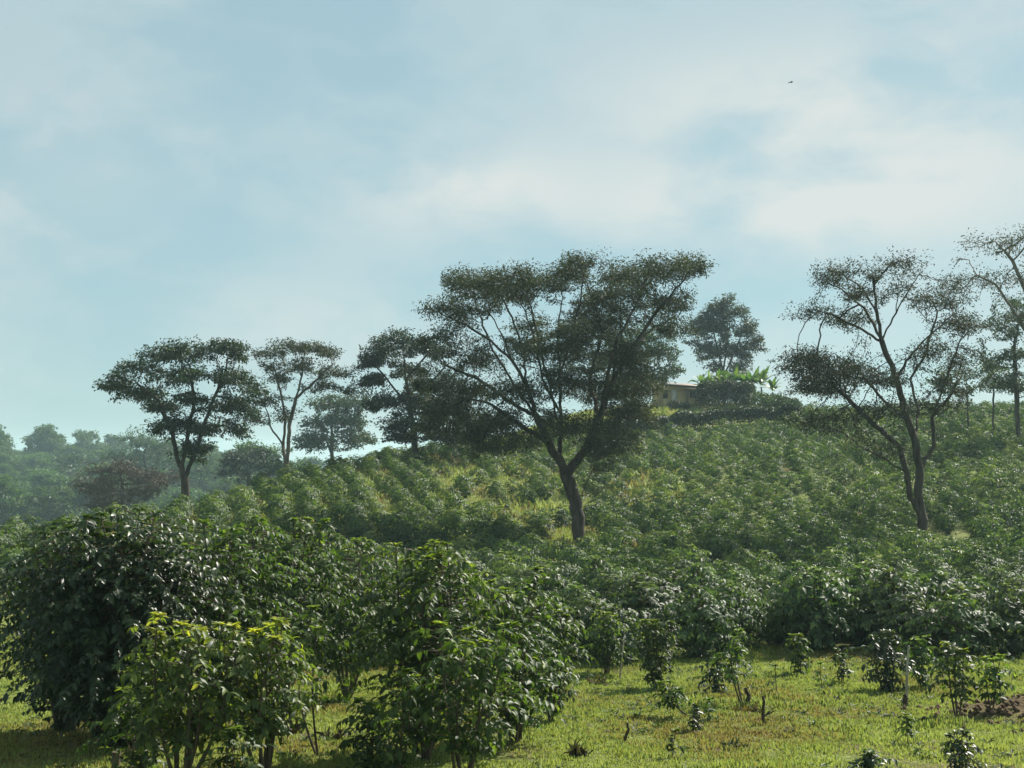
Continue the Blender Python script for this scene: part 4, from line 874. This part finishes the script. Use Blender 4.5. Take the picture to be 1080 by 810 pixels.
N = 5000; D = np.sqrt(rng.uniform(19.5 ** 2, 46 ** 2, N)); x = D * rng.uniform(-.42, .42, N); y = D; kp = fbm(x, y, 3.5, 95) > rng.uniform(.4, .66, N); x, y = x[kp], y[kp]; N = len(x)
G = leaves_geo(np.stack([x, y, ground(x, y) + .03 + rng.random(N) * .03], 1), np.concatenate([rng.normal(0, 1, (N, 2)), rng.normal(0, .25, (N, 1))], 1), rng.normal(0, .35, (N, 3)) + [0, 0, 1], rng.uniform(.07, .17, N), rng.uniform(.03, .07, N), rng.random(N), True, .2)
tag(link('fallen_leaves', mesh_np('fallen_leaves', G[0], G[1], G[2], M['dry_leaf'], G[3])), 'dry brown leaves and straw lying on the grass', 'fallen leaves', kind='stuff')
# clods on the soil heap: uncountable
N = 500; x = 10.3 + rng.normal(0, 1.2, N); y = 27.6 + rng.normal(0, 1.1, N); s = rng.uniform(.02, .085, N)
T = norm(np.array([(0, 0, 1), (1, 0, 0), (0, 1, 0), (-1, 0, 0), (0, -1, 0), (0, 0, -1)], float)); V = T[None] * s[:, None, None] * rng.uniform(.6, 1.3, (N, 6, 1)) + np.stack([x, y, ground(x, y) + s * .4], 1)[:, None]
fc = np.array([(0, 1, 2), (0, 2, 3), (0, 3, 4), (0, 4, 1), (5, 2, 1), (5, 3, 2), (5, 4, 3), (5, 1, 4)]).ravel()
tag(link('soil_clods', mesh_np('soil_clods', V.reshape(-1, 3), ((np.arange(N) * 6)[:, None] + fc[None]).ravel(), np.arange(N * 8) * 3, M['soil'])), 'loose brown clods strewn on the soil heap', 'soil', kind='stuff')

# undergrowth of the distant wood
rng = np.random.default_rng(5); N = 60000
D = rng.uniform(170, 800, N); px = rng.uniform(-120, 420, N); x = (px - CX) / F * D
hgt = vnoise(x, D, 9, 61) * 5 + vnoise(x, D, 4, 62) * 2
G = leaves_geo(np.stack([x, D, ground(x, D) + hgt * rng.random(N) ** .4], 1), rng.normal(0, 1, (N, 3)), rng.normal(0, .5, (N, 3)) + [0, 0, 1], rng.uniform(.9, 1.9, N), rng.uniform(.5, .9, N), np.clip(rng.normal(.5, .22, N), 0, 1))
tag(link('undergrowth', mesh_np('undergrowth', G[0], G[1], G[2], M['far'], G[3])), 'hazy scrub filling the valley under the distant wood', 'undergrowth', kind='stuff')

# ------------------------------------------------------------------ haze
o = link('haze', box_mesh('haze', [(-3200, -3200, -48, 3200, 3200, 28)], None)); tag(o, 'thin bluish morning haze filling the valley', kind='stuff')
m = bpy.data.materials.new('haze'); n, l = nt(m); out = n.new('ShaderNodeOutputMaterial'); v = n.new('ShaderNodeVolumePrincipled')
v.inputs['Color'].default_value = (.62, .86, .94, 1); v.inputs['Density'].default_value = .00025; v.inputs['Anisotropy'].default_value = .25
l.new(v.outputs[0], out.inputs['Volume']); o.data.materials.append(m)

# ------------------------------------------------------------------ light
SA, SE = math.radians(45), math.radians(41)
sd = Vector((math.sin(SA) * math.cos(SE), math.cos(SA) * math.cos(SE), math.sin(SE)))
ld = bpy.data.lights.new('sun', 'SUN'); ld.energy = 5.0; ld.angle = math.radians(.6); ld.color = (1, .94, .84)
lo = bpy.data.objects.new('sun', ld); COL.objects.link(lo); lo.rotation_euler = sd.to_track_quat('Z', 'Y').to_euler()

w = bpy.data.worlds.new('World'); scene.world = w; w.use_nodes = True; n = w.node_tree.nodes; l = w.node_tree.links; n.clear()
out = n.new('ShaderNodeOutputWorld'); bg = n.new('ShaderNodeBackground'); bg.inputs['Strength'].default_value = .05
sky = n.new('ShaderNodeTexSky'); sky.sky_type = 'NISHITA'; sky.sun_disc = False; sky.sun_elevation = SE; sky.sun_rotation = SA
sky.altitude = 1200; sky.air_density = 1.0; sky.dust_density = 1.2; sky.ozone_density = 1.2
tc = n.new('ShaderNodeTexCoord'); geo = tc.outputs['Generated']
def wnoise(scale, detail, rough, st):
    mp = n.new('ShaderNodeMapping'); mp.inputs['Scale'].default_value = st; l.new(geo, mp.inputs[0])
    a = n.new('ShaderNodeTexNoise'); a.inputs['Scale'].default_value = scale; a.inputs['Detail'].default_value = detail; a.inputs['Roughness'].default_value = rough; a.inputs['Distortion'].default_value = .25
    l.new(mp.outputs[0], a.inputs['Vector']); return a
def math_(op, a, b, clamp=False):
    q = n.new('ShaderNodeMath'); q.operation = op; q.use_clamp = clamp
    for k, v_ in enumerate((a, b)):
        if v_ is None: continue
        if isinstance(v_, (int, float)): q.inputs[k].default_value = v_
        else: l.new(v_, q.inputs[k])
    return q.outputs[0]
def bank(px, py, rx, ry, amp):
    """soft cloud bank round a fixed direction of the sky"""
    c = Vector(P(px, py, 1)).normalized()
    sx = n.new('ShaderNodeVectorMath'); sx.operation = 'SUBTRACT'; l.new(geo, sx.inputs[0]); sx.inputs[1].default_value = c
    sc = n.new('ShaderNodeVectorMath'); sc.operation = 'MULTIPLY'; l.new(sx.outputs[0], sc.inputs[0]); sc.inputs[1].default_value = (F / rx, F / rx * .5, F / ry)
    dt = n.new('ShaderNodeVectorMath'); dt.operation = 'DOT_PRODUCT'; l.new(sc.outputs[0], dt.inputs[0]); l.new(sc.outputs[0], dt.inputs[1])
    return math_('MULTIPLY', math_('EXPONENT', math_('MULTIPLY', dt.outputs['Value'], -1.0), None), amp)
acc = None
for b_ in ((490, 200, 130, 42, .55), (810, 218, 170, 42, .62), (980, 140, 240, 80, .42), (1010, 230, 150, 60, .1), (90, 190, 110, 60, .55), (330, 345, 150, 40, .22), (760, 110, 160, 60, .3), (1050, 60, 160, 60, .2), (250, 70, 160, 50, .08), (640, 400, 500, 50, .15)):
    q = bank(*b_); acc = q if acc is None else math_('ADD', acc, q)
n1 = wnoise(4.2, 4, .45, (1, 1, 1.7)); n2 = wnoise(11, 7, .55, (1, 1, 2.0))
nn = math_('ADD', math_('MULTIPLY', n1.outputs[0], .68), math_('MULTIPLY', n2.outputs[0], .32))
mr = n.new('ShaderNodeMapRange'); mr.inputs[1].default_value = .42; mr.inputs[2].default_value = .58; mr.interpolation_type = 'SMOOTHSTEP'; l.new(nn, mr.inputs[0])
mask = math_('ADD', math_('MULTIPLY', acc, math_('ADD', math_('MULTIPLY', mr.outputs[0], .95), .38)), math_('MULTIPLY', mr.outputs[0], .3), True)
mxx = n.new('ShaderNodeMix'); mxx.data_type = 'RGBA'; l.new(mask, mxx.inputs[0]); tn_ = n.new('ShaderNodeMix'); tn_.data_type = 'RGBA'; tn_.blend_type = 'MULTIPLY'; tn_.inputs[0].default_value = 1; tn_.inputs[7].default_value = (.78, .98, .88, 1); l.new(sky.outputs[0], tn_.inputs[6]); gt_ = n.new('ShaderNodeMix'); gt_.data_type = 'RGBA'; gt_.inputs[0].default_value = .74; gt_.inputs[7].default_value = (4.35, 6.25, 6.85, 1); l.new(tn_.outputs[2], gt_.inputs[6]); l.new(gt_.outputs[2], mxx.inputs[6]); mxx.inputs[7].default_value = (7.1, 7.65, 7.5, 1)
l.new(mxx.outputs[2], bg.inputs['Color']); l.new(bg.outputs[0], out.inputs[0])

# ------------------------------------------------------------------ render
scene.view_settings.view_transform = 'Standard'; scene.view_settings.look = 'None'; scene.view_settings.gamma = 1; scene.view_settings.use_curve_mapping = False
scene.view_settings.exposure = 1.0
cy = scene.cycles; cy.max_bounces = 6; cy.diffuse_bounces = 3; cy.glossy_bounces = 2; cy.transmission_bounces = 4; cy.volume_bounces = 1; cy.transparent_max_bounces = 8
cy.use_denoising = True
